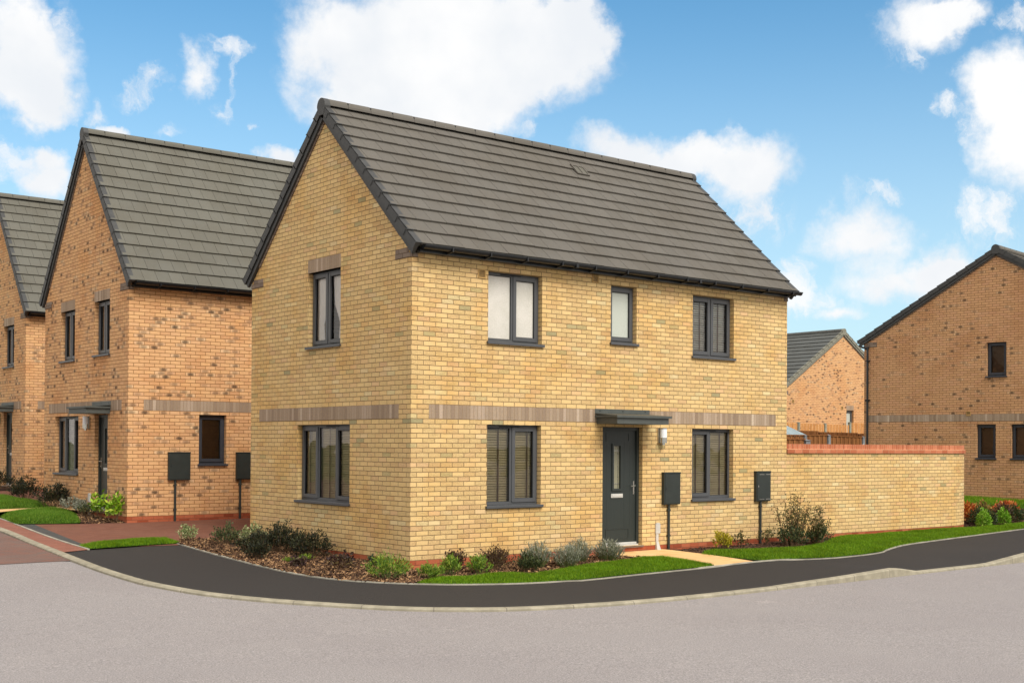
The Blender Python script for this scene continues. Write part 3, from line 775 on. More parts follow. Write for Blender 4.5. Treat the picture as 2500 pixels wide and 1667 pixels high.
wall_vent(h5, gable_P, 4.28, 4.44, 3.0, 3.16); wall_vent(h5, gable_P, 7.75, 7.9, 3.22, 3.36)
h6 = house('distant house showing only a corner of its dark roof between two gables', (56.5, 25.0, .5), .3, 8.0, 6.0, 7.2, 4.737, 'orange', 'tile3', red_plinth=False, string=False)

# ------------------------------------------------------------------ ground sheets
def inside(poly, x, y):
    c = False; j = len(poly)-1
    for i in range(len(poly)):
        xi, yi = poly[i]; xj, yj = poly[j]
        if (yi > y) != (yj > y) and x < (xj-xi)*(y-yi)/(yj-yi)+xi: c = not c
        j = i
    return c
def sheet(name, poly, zf, mat, step=.5, kind='structure', parent=None):
    pts = [Vector(p) for p in poly]; n = len(pts)
    xs = [p[0] for p in poly]; ys = [p[1] for p in poly]
    x = min(xs)+step/2
    while x < max(xs):
        y = min(ys)+step/2
        while y < max(ys):
            if inside(poly, x, y): pts.append(Vector((x, y)))
            y += step
        x += step
    v, e, f, *_ = delaunay_2d_cdt(pts, [(i, (i+1) % n) for i in range(n)], [list(range(n))], 1, 1e-4)
    mb = MB(); mb.v = [(p.x, p.y, zf(p.x, p.y)) for p in v]
    for q in f: mb.f.append(tuple(q)); mb.m.append(0); mb.uv.append([(v[i].x, v[i].y) for i in q])
    o = mb.build(name, mat, parent, weld=True, smooth=True)
    if kind: o['kind'] = kind
    return o
def smooth_line(p, step=.18):
    out = []
    for i in range(len(p)-1):
        p0 = p[max(i-1, 0)]; p1 = p[i]; p2 = p[i+1]; p3 = p[min(i+2, len(p)-1)]
        n = max(1, int(math.dist(p1, p2)/step))
        for k in range(n):
            t = k/n
            out.append(tuple(.5*((2*p1[j]) + (-p0[j]+p2[j])*t + (2*p0[j]-5*p1[j]+4*p2[j]-p3[j])*t*t + (-p0[j]+3*p1[j]-3*p2[j]+p3[j])*t**3) for j in (0, 1)))
    out.append(tuple(p[-1])); return out
def grid(name, xs, ys, zf, mat):
    mb = MB(); mb.v = [(x, y, zf(x, y)) for y in ys for x in xs]; w = len(xs)
    for j in range(len(ys)-1):
        for i in range(w-1):
            mb.f.append((j*w+i, j*w+i+1, (j+1)*w+i+1, (j+1)*w+i)); mb.m.append(0); mb.uv.append([(0, 0)]*4)
    o = mb.build(name, mat, weld=False, smooth=True); o['kind'] = 'structure'; return o
fr = lambda a, b, n: [a+(b-a)*i/n for i in range(n+1)]
grid('ground', [-600, -300, -150, -80]+fr(-50, 60, 55)+[80, 150, 300, 600], [-600, -300, -150, -80]+fr(-40, 40, 40)+[80, 150, 300, 600], lambda x, y: gz(x, y)-.10, M['earth'])
grid('road', fr(-60, 70, 130), fr(-60, -8, 26)+fr(-7.5, 22, 59), lambda x, y: gz(x, y)-.03 if (y < 1 or x < -3) else gz(x, y)-.09, M['road'])

KF = smooth_line([(-3.35, 30), (-3.4, 14), (-3.52, 9.2), (-3.6, 7.68), (-3.7, 6.51), (-3.83, 4.51), (-3.9, 3.4), (-3.95, 2.47), (-3.96, 1.6), (-3.93, .8), (-3.82, .1), (-3.62, -.63), (-3.32, -1.27), (-2.96, -1.83), (-2.24, -2.74), (-1.53, -3.32), (-.68, -3.74), (.74, -4.07), (2.46, -4.2), (4.3, -4.2), (7, -4.2), (10, -4.2), (13, -4.18), (20, -4.0), (40, -3.6)])
def offset_line(p, d):
    o = []
    for i in range(len(p)):
        a = p[max(i-1, 0)]; b = p[min(i+1, len(p)-1)]; t = Vector((b[0]-a[0], b[1]-a[1])).normalized()
        o.append((p[i][0]-t.y*d, p[i][1]+t.x*d))
    return o
KB = offset_line(KF, .125)
def ktop(x, y): return gz(x, y) + (kerb_up(x) if x > 1.5 else .012)
def kerb():
    m = MB(); s = 0
    B2 = offset_line(KF, .022)
    for i in range(len(KF)-1):
        a, b, c, d, e, f = KF[i], KF[i+1], B2[i], B2[i+1], KB[i], KB[i+1]; L_ = math.dist(a, b)
        za, zb = ktop(*a), ktop(*b)
        A = [(a[0], a[1], gz(*a)-.09), (b[0], b[1], gz(*b)-.09)]
        B = [(a[0], a[1], za-.018), (b[0], b[1], zb-.018)]
        Cc = [(c[0], c[1], za), (d[0], d[1], zb)]
        Dd = [(e[0], e[1], za+.001), (f[0], f[1], zb+.001)]
        E_ = [(e[0], e[1], za-.09), (f[0], f[1], zb-.09)]
        for p, q in ((A, B), (B, Cc), (Cc, Dd), (Dd, E_)):
            m.face([p[0], p[1], q[1], q[0]], [(s, 0), (s+L_, 0), (s+L_, .1), (s, .1)])
        s += L_
    o = m.build('kerb', M['kerb'], weld=True, smooth=False); o['kind'] = 'structure'
kerb()
INNER = [(-3.69, 4.56), (-3.24, 4.75), (-1.59, 4.93), (-1.70, 3.59), (-1.75, 2.1), (-1.75, .76), (-1.60, -.13), (-1.32, -.71), (-.77, -1.31), (-.42, -1.57), (.14, -1.85), (.7, -2.04), (1.3, -2.13), (1.95, -2.13), (2.97, -2.07), (4.6, -2.01), (5.57, -1.94), (6.3, -1.95), (6.9, -2.08), (7.6, -2.2), (8.9, -2.12), (9.7, -1.85), (10.71, -1.55), (12.79, -1.27), (16.43, -.82), (24, .1), (40, 1.6)]
INS = INNER[:3] + smooth_line(INNER[2:], .25)[1:]
kb = [p for p in KB if p[1] < 4.56]
kb2 = offset_line(KF, .11); kb2 = [p for p in kb2 if p[1] < 4.56]
sheet('pavement', INS + kb2[::-1], lambda x, y: pave_z(x, y)-.004, M['tarmac'], .45)
# thin concrete edging along the back of the footway
def strip(name, line, w, zf, mat, hgt=.03, kind='structure'):
    a = offset_line(line, -w/2); b = offset_line(line, w/2); m = MB()
    for i in range(len(line)-1):
        z = [zf(*a[i]), zf(*a[i+1]), zf(*b[i+1]), zf(*b[i])]
        P_ = [(*a[i], z[0]), (*a[i+1], z[1]), (*b[i+1], z[2]), (*b[i], z[3])]
        m.hexa([(p[0], p[1], p[2]-hgt-.04) for p in P_]+[(p[0], p[1], p[2]) for p in P_])
    o = m.build(name, mat, weld=False)
    if kind: o['kind'] = kind
    return o
strip('edging', INS[2:], .045, lambda x, y: pave_z(x, y)+.012, M['edging'])
sheet('block_strip', [(-3.69, 4.58), (-3.24, 4.74), (-3.2, 6.0), (-3.14, 7.27), (-2.99, 9.38), (-2.9, 11), (-2.8, 22), (-3.26, 22), (-3.28, 14), (-3.41, 9.2), (-3.58, 6.5)], lambda x, y: gz(x, y)+.010, M['blockred'], .6)
strip('edging', smooth_line([(-3.22, 4.78), (-3.2, 6.0), (-3.14, 7.27), (-2.99, 9.38), (-2.9, 11), (-2.8, 22)], .4), .05, lambda x, y: gz(x, y)+.02, M['edging'])
sheet('charcoal_strip', [(-3.17, 5.0), (-3.14, 5.3), (-3.05, 5.45), (-2.68, 9.3), (-2.95, 9.4), (-3.11, 7.27)], lambda x, y: gz(x, y)+.012, M['charcoal'], .5)
sheet('driveway', [(-3.16, 5.0), (-3.0, 9.45), (-1.84, 9.1), (-.95, 8.95), (14, 8.95), (14, 4.6), (-1.4, 4.7)], lambda x, y: gz(x, y)+.006, M['blockdrive'], .6)
sheet('driveway', [(-2.9, 14.0), (-2.85, 18.74), (9, 18.74), (9, 14.05)], lambda x, y: gz(x, y)+.006, M['blockdrive'], .8)
sheet('side_road', [(-3.88, 3.72), (-4.4, 3.76), (-8, 3.76), (-16, 3.7), (-16, 22), (-3.36, 22), (-3.4, 14), (-3.52, 9.2), (-3.7, 6.5), (-3.82, 4.5)], lambda x, y: gz(x, y)-.024, M['blockmix'], 1.0)

bump_z = lambda x, y: .03*noise.noise(Vector((x*1.3, y*1.3, 3)))
LAWN_TOP = [(-.77, -1.31), (-.53, -1.12), (-.24, -1.05), (.1, -.98), (.4, -1.06), (.94, -1.03), (1.24, -1.32), (1.61, -1.27), (2.1, -1.11), (2.62, -.94), (3.24, -.79), (3.77, -.78), (4.14, -.68), (4.5, -.6), (4.74, -.75), (4.76, -1.3), (4.66, -1.98)]
fi = [p for p in INS if -1.3 > p[1] and -.77 <= p[0] <= 4.62]
front_lawn = LAWN_TOP + [(4.6, -2.0)] + [p for p in fi if p[0] < 4.55][::-1][:-1]
mulch_front = [(-1.58, 4.92)] + [p for p in INS[3:] if p[0] < -.76 and p[1] > -1.32] + LAWN_TOP[:-3] + [(4.2, -.55), (4.18, -.3), (4.15, .01), (-.005, .01), (-.005, 5.318), (-.3, 5.33), (-1.3, 5.45)]
def bed_z(x, y): return gz(x, y) + .004 + .03*max(0, noise.noise(Vector((x*1.1, y*1.1, 7)))+.1)*min(1, max(0, math.hypot(max(0, -x), max(0, -y))/.5))
sheet('mulch_bed', mulch_front, bed_z, M['soil'], .25)
sheet('front_path', [(4.1, .01), (5.46, .01), (5.54, -.2), (5.68, -.9), (5.72, -1.935), (4.3, -2.0), (4.2, -.7)], lambda x, y: gz(x, y)+.045-.012*max(0, -y), M['slab'], .4)
RT = [(5.56, -.86), (6.0, -.52), (6.3, -.47), (6.63, -.58), (6.97, -.72), (7.48, -.76), (8.0, -.92), (8.59, -.81), (9.12, -.69), (9.7, -.4), (10.23, -.12), (10.6, -.01)]
mulch_right = [(5.5, .01), (10.55, .01)] + RT[::-1][1:]
sheet('mulch_bed', mulch_right, bed_z, M['soil'], .25)
ri = [p for p in INS if p[0] > 5.6 and p[0] < 24.1]
right_lawn = RT + [(15.1, -.02), (15.35, -.16), (16.59, -.12), (17.91, .0), (21, .4), (24, .95), (24, .12)] + [p for p in ri if p[0] < 23.8][::-1]
far_bed = [(15.2, .0), (15.4, -.15), (16.59, -.11), (17.91, .02), (21, .42), (23.5, .9), (22.6, 2.6), (21.2, 3.4), (19, 4.2), (16.62, 4.6), (16.6, 1.7), (16.2, .7), (15.5, .15)]
sheet('mulch_bed', far_bed, bed_z, M['soil'], .4)
far_lawn = [(16.1, 4.6), (19, 4.15), (21.2, 3.35), (22.6, 2.55), (23.6, 1.0), (25.3, .6), (24.2, 8.9), (23, 10), (16.1, 9.5)]
M1 = [(-2.86, 10.9), (-2.6, 11.4), (-2.2, 11.75), (-1.45, 11.95), (-1.2, 11.7), (-1.3, 10.9), (-1.55, 10.0), (-1.8, 9.22), (-2.5, 9.31), (-2.98, 9.47)]
M2 = [(-2.8, 15.8), (-1.46, 15.77), (-1.17, 15.4), (-1.25, 14.26), (-1.06, 13.6), (-1.3, 12.55), (-1.9, 12.2), (-2.5, 12.0), (-2.83, 12.0)]
SG = [(-3.19, 5.30), (-2.81, 5.50), (-2.02, 5.72), (-1.49, 5.66), (-1.53, 4.93), (-2.44, 4.84), (-3.20, 4.745)]
def edge_dist(poly, x, y):
    best = 9
    for (a, b), (c, d) in zip(poly, poly[1:]+poly[:1]):
        t = max(0, min(1, ((x-a)*(c-a)+(y-b)*(d-b))/max(1e-9, (c-a)**2+(d-b)**2)))
        best = min(best, math.hypot(a+t*(c-a)-x, b+t*(d-b)-y))
    return best
def lawn(poly, top, dens, bh, mat, label, base=.02, step=.3):
    def zf(x, y):
        d = edge_dist(poly, x, y)
        return gz(x, y) + base + top*(1-math.exp(-d/.25)) + .012*noise.noise(Vector((x*2, y*2, 0)))
    sheet('lawn', poly, zf, M['turf'], step)
    xs = [p[0] for p in poly]; ys = [p[1] for p in poly]
    area = abs(sum(a[0]*b[1]-b[0]*a[1] for a, b in zip(poly, poly[1:]+poly[:1])))/2
    n = int(area*dens); vs = []; fs = []; k = 0
    while k < n:
        x = R.uniform(min(xs), max(xs)); y = R.uniform(min(ys), max(ys))
        if not inside(poly, x, y): continue
        k += 1
        z = zf(x, y)-.006; h = bh*R.uniform(.55, 1.25)*(1+.35*noise.noise(Vector((x*3, y*3, 5)))); a = R.uniform(0, 6.283); w = R.uniform(.003, .0055)
        lx, ly = R.uniform(-.6, .6)*h, R.uniform(-.6, .6)*h
        i = len(vs); vs += [(x-w*math.cos(a), y-w*math.sin(a), z), (x+w*math.cos(a), y+w*math.sin(a), z), (x+lx, y+ly, z+h)]
        fs.append((i, i+1, i+2))
    me = bpy.data.meshes.new('grass'); me.from_pydata(vs, [], fs); me.materials.append(M[mat])
    o = bpy.data.objects.new('grass', me); COL.objects.link(o); o['kind'] = 'stuff'
    tag(o, label, 'grass')
lawn(front_lawn, .035, 6500, .040, 'grass', 'bright green grass strip left of the sandy front path')
lawn(right_lawn, .045, 5200, .042, 'grass', 'bright green grass verge below the curved garden wall')
lawn(SG, .06, 6500, .045, 'grass', 'small green grass patch between tarmac and red driveway')
lawn(M1, .13, 4500, .055, 'grass2', 'nearer soft green grass mound beside the left driveway')
lawn(M2, .15, 3500, .06, 'grass2', 'farther soft green grass mound at the left edge')
lawn(far_lawn, .12, 1100, .07, 'grass', 'green grass below the brown gable house', step=.8)
mulch_h2 = [(-1.82, 9.08), (-.955, 8.93), (-.955, 14.09), (-1.15, 14.2), (-1.06, 13.6), (-1.3, 12.5), (-1.2, 11.7), (-1.3, 10.9), (-1.55, 10.0)]
sheet('mulch_bed', mulch_h2, bed_z, M['soil'], .3)
mulch_h3 = [(-1.2, 18.8), (.03, 18.74), (.03, 24), (-1.6, 24)]
sheet('mulch_bed', mulch_h3, bed_z, M['soil'], .5)
sheet('front_path', [(-2.86, 11.25), (-2.8, 11.95), (-1.3, 12.15), (-.96, 11.5), (-.96, 10.6), (-1.25, 11.35), (-1.3, 11.9), (-2.2, 11.72)], lambda x, y: gz(x, y)+.10, M['slab'], .3)

def chips(poly, zf, dens, mat, label, size=1.0):
    xs = [p[0] for p in poly]; ys = [p[1] for p in poly]
    area = abs(sum(a[0]*b[1]-b[0]*a[1] for a, b in zip(poly, poly[1:]+poly[:1])))/2
    vs = []; fs = []; k = 0
    while k < area*dens:
        x = R.uniform(min(xs), max(xs)); y = R.uniform(min(ys), max(ys))
        if not inside(poly, x, y): continue
        k += 1
        l = R.uniform(.018, .055)*size; w = R.uniform(.008, .020)*size; t = R.uniform(.003, .009)
        m = Matrix.Translation((x, y, zf(x, y)+R.uniform(.0, .018))) @ Matrix.Rotation(R.uniform(0, 6.28), 4, 'Z') @ Matrix.Rotation(R.gauss(0, .45), 4, 'Y') @ Matrix.Rotation(R.gauss(0, .5), 4, 'X')
        i = len(vs)
        vs += [m @ Vector(q) for q in ((-l, -w, 0), (l*.8, -w*.7, 0), (l, w*.6, 0), (-l*.7, w, 0), (-l*.9, -w*.8, t), (l*.8, -w*.6, t), (l*.9, w*.5, t), (-l*.7, w*.8, t))]
        for q in ((4, 5, 6, 7), (0, 1, 5, 4), (1, 2, 6, 5), (2, 3, 7, 6), (3, 0, 4, 7)): fs.append(tuple(i+j for j in q))
    me = bpy.data.meshes.new('bark_chips'); me.from_pydata(vs, [], fs); me.materials.append(M[mat])
    o = bpy.data.objects.new('bark_chips', me); COL.objects.link(o); tag(o, label, 'bark chips', kind='stuff')
chips(mulch_front, bed_z, 900, 'bark', 'loose brown bark chips round the corner of the yellow house')
chips(mulch_right, bed_z, 800, 'bark_dk', 'dark bark chips right of the sandy front path', .7)
chips(mulch_h2, bed_z, 450, 'bark', 'bark chips in front of the left house')
chips(far_bed, bed_z, 60, 'bark_dk', 'dark bark under the coloured shrubs')

# ------------------------------------------------------------------ garden wall
def garden_wall():
    root = empty('garden_wall', (12, .1, 0)); tag(root, 'low yellow brick garden wall with red coping, curving away at its end', 'wall')
    mx = Matrix.Translation((-12, -.1, 0))
    path = [(8.945, .012)] + [(x, .012) for x in fr(9.5, 14.8, 11)]
    for k in range(1, 17):
        a = -math.pi/2 + (math.pi/2)*k/16; path.append((14.8+1.8*math.cos(a), 1.812+1.8*math.sin(a)))
    path += [(16.6, 2.3), (16.6, 2.9)]
    def band(name, o0, o1, z0, z1, mat, ends=True):
        A = offset_line(path, o0); B = offset_line(path, o1); m = MB(); s = 0
        for i in range(len(path)-1):
            l = math.dist(path[i], path[i+1])
            a0, a1, b0, b1 = A[i], A[i+1], B[i], B[i+1]
            v = lambda p, z: (p[0]-12, p[1]-.1, z)
            m.face([v(a0, z0), v(a1, z0), v(a1, z1), v(a0, z1)], [(s, z0), (s+l, z0), (s+l, z1), (s, z1)])
            m.face([v(b0, z0), v(b1, z0), v(b1, z1), v(b0, z1)], [(s, z0), (s+l, z0), (s+l, z1), (s, z1)])
            m.face([v(a0, z1), v(a1, z1), v(b1, z1), v(b0, z1)], [(s, z1), (s+l, z1), (s+l, z1+.2), (s, z1+.2)])
            m.face([v(a0, z0), v(a1, z0), v(b1, z0), v(b0, z0)], [(s, z0), (s+l, z0), (s+l, z0), (s, z0)])
            s += l
        for q in (0, -1): m.face([v(A[q], z0), v(B[q], z0), v(B[q], z1), v(A[q], z1)], [(0, z0), (.2, z0), (.2, z1), (0, z1)])
        return m.build(name, mat, root, weld=False)
    band('wall_face', 0, .215, .0, 1.650, M['buff'])
    band('plinth', 0, .215, -.6, -.001, M['redbrick'])
    c = band('coping', -.004, .219, 1.733, 1.834, M['copebrick'])
    band('creasing', -.034, .25, 1.651, 1.724, M['copestretch']).parent = c
    band('mortar_bed', -.018, .232, 1.7245, 1.7325, M['copemortar']).parent = c
M['copemortar'] = plain('pale_mortar', srgb(214, 176, 138), .9, .1)
garden_wall()

# ------------------------------------------------------------------ fences and shed beyond the wall
def board_fence(label, posts, z_base, ztop, mat, bw=.1, gap=.004, cap=False, post_mat='conc', batten=False, post_h=.015, grp=None, pw=.055):
    x0, y0 = posts[0]; root = empty('fence', (x0, y0, z_base)); tag(root, label, 'fence', grp)
    T = lambda p: (p[0]-x0, p[1]-y0, p[2]-z_base)
    for i in range(len(posts)-1):
        a, b = Vector(posts[i]), Vector(posts[i+1]); d = (b-a); L_ = d.length; d.normalize(); nrm = Vector((d.y, -d.x))
        m = MB(); s = .07; k = 0
        za, zb = ztop[i]
        while s < L_-.07:
            e = min(s+bw-gap, L_-.07); zt = za+(zb-za)*(s/L_); off = .014*(k % 2)
            p = a+d*s; q = a+d*e; n0 = nrm*(.02+off); n1 = nrm*off
            m.hexa([T((*(p+n0), z_base)), T((*(q+n0), z_base)), T((*(q+n1), z_base)), T((*(p+n1), z_base)), T((*(p+n0), zt)), T((*(q+n0), zt)), T((*(q+n1), zt)), T((*(p+n1), zt))])
            s += bw; k += 1
        if cap:
            p, q = a+d*.05, b-d*.05; n0 = nrm*.05; n1 = -nrm*.02
            m.hexa([T((*(p+n0), za)), T((*(q+n0), zb)), T((*(q+n1), zb)), T((*(p+n1), za)), T((*(p+n0), za+.03)), T((*(q+n0), zb+.03)), T((*(q+n1), zb+.03)), T((*(p+n1), za+.03))])
        m.build('board_panel', M[mat], root, weld=False)
    for i, p in enumerate(posts):
        zt = max([ztop[j][0 if j == i else 1] for j in (i-1, i) if 0 <= j < len(ztop)])+post_h
        m = MB(); w = pw
        m.box(p[0]-x0-w, p[0]-x0+w, p[1]-y0-w, p[1]-y0+w, 0, zt-z_base)
        top = T((p[0], p[1], zt+.035)); c = [(p[0]-x0+sx*w*1.25, p[1]-y0+sy*w*1.25, zt-z_base) for sx, sy in ((-1, -1), (1, -1), (1, 1), (-1, 1))]
        for j in range(4): m.face([c[j], c[(j+1) % 4], top])
        m.face(c)
        m.build('fence_post', M[post_mat], root)
    return root
board_fence('bright new timber fence of upright battens with concrete posts below the bungalow', [(29.7, 17.6), (31.52, 17.6), (33.32, 17.6), (35.07, 17.6), (36.9, 17.6), (38.7, 17.6)], .6,
            [(2.78, 2.77), (2.77, 2.75), (2.75, 2.73), (2.84, 2.84), (2.84, 2.84)], 'wood_new', bw=.10, gap=.045, grp='timber garden fences')
board_fence('dark stained board fence with sloping top in front of the bright fence', [(21.0, 14.2), (23.2, 14.0), (25.2, 13.6), (27.2, 13.2), (29.2, 12.9), (31.2, 12.6)], .4,
            [(2.46, 2.43), (2.43, 2.40), (2.38, 2.36), (2.33, 2.31), (2.29, 2.27)], 'wood_old', bw=.12, gap=.006, post_mat='wood_old', post_h=-.05, grp='timber garden fences')
board_fence('brown board fence with thin top rail and capped metal posts beside the shed', [(17.6, 8.2), (19.82, 8.1), (20.85, 8.0), (22.6, 8.0)], .2, [(2.11, 2.11), (2.11, 2.12), (2.10, 2.08)], 'wood_old', bw=.1, gap=.012, cap=True, post_mat='steelpost', post_h=.01, grp='timber garden fences')
board_fence('low brown fence rail ending at a thick square white capped post behind the coping', [(12.6, 4.1), (14.64, 4.0)], .0, [(1.955, 1.955)], 'wood_old', bw=.1, gap=.01, cap=True, post_mat='steelpost', post_h=-.02, grp='timber garden fences', pw=.085)

def shed():
    x0, x1, y0, y1 = 18.9, 22.3, 10.1, 12.4
    root = empty('garden_shed', (20.6, 11.2, .2)); tag(root, 'garden shed with pale blue grey pitched roof behind the yellow house corner', 'shed')
    T = lambda x, y, z: (x-20.6, y-11.2, z-.2)
    m = MB(); x = x0
    while x < x1-.01:
        e = min(x+.12, x1); m.box(x, e-.006, y0, y0+.03, .2, 2.14, 0, T); x += .12
    m.box(x0, x1, y0+.031, y1, .2, 2.13, 0, T); m.build('wall', M['wood_old'], root, weld=False)
    r = MB(); e = .1
    a, b, c, d = T(x0-e, y0-e, 2.15), T(x1+e, y0-e, 2.15), T(x1+e, y1+e, 2.15), T(x0-e, y1+e, 2.15)
    p, q = T(x0+1.0, (y0+y1)/2, 2.98), T(x1-1.15, (y0+y1)/2, 2.98)
    for f in ((a, b, q, p), (b, c, q), (c, d, p, q), (d, a, p), (a, d, c, b)): r.face(list(f))
    r.build('roof', M['shedroof'], root)
    f = MB(); f.box(x0-e, x1+e, y0-e-.015, y0-e-.001, 2.10, 2.165, 0, T); f.build('fascia', M['white'], root)
shed()
def cap_post():
    m = MB(); w = .05; m.box(-w, w, -w, w, 0, 1.72); m.box(-w-.03, w+.03, -w-.03, w+.03, 1.7205, 1.75)
    for j, (a, b) in enumerate((((-1, -1), (1, -1)), ((1, -1), (1, 1)), ((1, 1), (-1, 1)), ((-1, 1), (-1, -1)))):
        m.face([(a[0]*(w+.03), a[1]*(w+.03), 1.7505), (b[0]*(w+.03), b[1]*(w+.03), 1.7505), (0, 0, 1.82)])
    o = m.build('fence_post', M['white']); o.location = (19.85, 6.0, .05); tag(o, 'single white post cap just showing above the coping beside the downpipe', 'post')
cap_post()

# ------------------------------------------------------------------ planting
L = M
def lm(k, *a, **kw): L[k] = leafmat(k+'_leaves', *a, **kw)
lm('hebe', srgb(26, 29, 19), srgb(42, 45, 27), srgb(74, 76, 44))
lm('hebe2', srgb(44, 54, 34), srgb(74, 86, 50), srgb(120, 122, 76))
lm('vari', srgb(84, 104, 58), srgb(148, 158, 104), srgb(214, 212, 164))
lm('lav', srgb(98, 102, 86), srgb(144, 146, 128), srgb(188, 188, 168))
lm('brown', srgb(52, 36, 28), srgb(86, 62, 44), srgb(110, 96, 52))
lm('green', srgb(62, 98, 24), srgb(112, 142, 44), srgb(170, 180, 70))
lm('yellow', srgb(118, 122, 20), srgb(180, 164, 34), srgb(214, 190, 60))
lm('tall', srgb(48, 60, 32), srgb(84, 90, 44), srgb(128, 104, 64))
lm('red', srgb(128, 52, 18), srgb(196, 96, 38), srgb(226, 176, 96))
lm('darkgrn', srgb(34, 44, 24), srgb(58, 72, 34), srgb(104, 108, 64))
lm('bright', srgb(74, 122, 10), srgb(116, 164, 26), srgb(176, 204, 90))
lm('laurel', srgb(84, 128, 16), srgb(132, 172, 34), srgb(190, 206, 80), rough=.35)
lm('purple', srgb(38, 24, 26), srgb(66, 44, 40), srgb(84, 76, 50))
lm('olive', srgb(70, 66, 30), srgb(120, 108, 44), srgb(170, 120, 60))
M['stem'] = plain('woody_stem', srgb(104, 82, 60), .8, .2)
M['stem_g'] = plain('green_stem', srgb(96, 104, 60), .7, .2)
def plant(label, x, y, h, r, style, mat, n, ll, lw, grp, seed=0, z=None, cat='shrub', stem='stem'):
    rg = random.Random(seed*77+int(x*100))
    z = (gz(x, y)+(.09 if grp == 'shrubs before the left houses' else .03)) if z is None else z
    root = empty('tall_shrub' if style == 'sparse' and h > .7 else 'shrub' if style != 'grassy' else 'leafy_plant', (x, y, z)); tag(root, label, cat, grp)
    fv = []; ff = []; sm = MB()
    def leaf(p, d, l, w):
        d = d.normalized(); u = d.cross(Vector((rg.gauss(0, 1), rg.gauss(0, 1), rg.gauss(0, 1)))).normalized(); nn = d.cross(u)
        i = len(fv); fv.extend([p, p+d*l*.5+u*w+nn*w*.3, p+d*l, p+d*l*.5-u*w+nn*w*.3]); ff.append((i, i+1, i+2, i+3))
    ns = {'dense': max(14, n//26), 'lav': max(30, n//14), 'dome': 16, 'sparse': max(7, n//45), 'grassy': 10, 'low': 8}[style]
    stems = []
    for k in range(ns):
        a = rg.uniform(0, 6.283); q = math.sqrt(rg.random())
        if style in ('sparse',):
            b = Vector((r*.25*q*math.cos(a), r*.25*q*math.sin(a), -.03)); hh = h*rg.uniform(.55, 1.0)*(1-.25*q)
            t = Vector((r*q*math.cos(a)*rg.uniform(.7, 1.1), r*q*math.sin(a)*rg.uniform(.7, 1.1), hh))
        else:
            b = Vector((r*.4*q*math.cos(a), r*.4*q*math.sin(a), -.03))
            up = (1-q*q*.55)*rg.uniform(.72, 1.06)
            t = Vector((r*q*math.cos(a), r*q*math.sin(a), h*up))
        mid = b*.45+t*.55; mid.z *= .92; mid += Vector((rg.gauss(0, .04*r), rg.gauss(0, .04*r), 0))
        stems.append((b, mid, t))
        wd = .0035 if h < .7 else .006
        if style != 'grassy': sm.tube([b, mid, t], [wd*1.3, wd, wd*.4], 4, caps=False)
    n = int(n*(1.45 if style in ('dense', 'dome') else 1.2)); cnt = 0
    while cnt < n:
        b, m, t = rg.choice(stems)
        if style == 'dome':
            v = Vector((rg.gauss(0, 1), rg.gauss(0, 1), abs(rg.gauss(0, 1)))).normalized()*rg.uniform(.55, 1.0)
            lump = 1+.18*noise.noise(v*2.2+Vector((seed, x, y)))
            p = Vector((v.x*r*lump, v.y*r*lump, v.z*h*.95*lump+.02)); leaf(p, v+Vector((rg.gauss(0, .5), rg.gauss(0, .5), .35+rg.gauss(0, .4))), ll*rg.uniform(.6, 1.2), lw); cnt += 1; continue
        if style == 'grassy':
            a = rg.uniform(0, 6.283); q = rg.random()
            p = Vector((r*.7*q*math.cos(a), r*.7*q*math.sin(a), rg.uniform(0, h*.75)*(1-q*.4))); leaf(p, Vector((math.cos(a)*rg.uniform(.1, 1), math.sin(a)*rg.uniform(.1, 1), rg.uniform(.2, 1.4))), ll*rg.uniform(.5, 1.2), lw); cnt += 1; continue
        s = rg.uniform(.18 if style != 'sparse' else .22, 1) ** (.8 if style == 'sparse' else .6)
        p = b*(1-s)**2 + m*2*s*(1-s) + t*s*s
        d = (t-b).normalized()
        sp = {'dense': .55, 'lav': .28, 'sparse': 1.0, 'low': 1.0}[style]
        jit = {'dense': .03, 'lav': .012, 'sparse': .03, 'low': .05}[style]*min(1.5, r/.25)
        p = p + Vector((rg.gauss(0, jit), rg.gauss(0, jit), rg.gauss(0, jit*.6)))
        if p.z < 0: p.z = .01
        leaf(p, d + Vector((rg.gauss(0, sp), rg.gauss(0, sp), rg.gauss(0, sp*.6))), ll*rg.uniform(.6, 1.25), lw*rg.uniform(.8, 1.2)); cnt += 1
    me = bpy.data.meshes.new('foliage'); me.from_pydata([tuple(v) for v in fv], [], ff); me.materials.append(M[mat])
    o = bpy.data.objects.new('foliage', me); COL.objects.link(o); o.parent = root
    if sm.v: sm.build('stems', M[stem], root, weld=False)
    return root
GB, GF, GR, GH, GC = 'shrubs in the bark bed by the gable', 'shrubs along the front wall', 'shrubs right of the front path', 'shrubs before the left houses', 'coloured shrubs at the wall end'
plant('small pale variegated shrub standing alone at the driveway corner of the bark bed', -1.34, 5.02, .36, .19, 'dense', 'vari', 420, .04, .011, GB, 1)
plant('mid green rounded shrub second from the driveway end of the bark bed', -1.0, 4.3, .40, .25, 'dense', 'hebe2', 800, .045, .009, GB, 2)
plant('creamy variegated shrub tucked behind the dark shrubs near the house corner', -.55, 4.1, .38, .26, 'dense', 'vari', 520, .04, .011, GB, 3)
plant('dark shrub in front of the creamy variegated one', -1.0, 3.1, .40, .33, 'dense', 'hebe', 1100, .05, .010, GB, 4)
plant('low dark shrub closest to the tarmac edge', -1.36, 2.25, .30, .24, 'dense', 'hebe', 800, .045, .009, GB, 5)
plant('tallest dark spiky shrub against the gable wall', -.62, 2.85, .50, .34, 'dense', 'hebe', 1300, .055, .010, GB, 6)
plant('dark spiky shrub under the gable lower window', -.48, 2.15, .42, .34, 'dense', 'hebe', 1200, .05, .010, GB, 7)
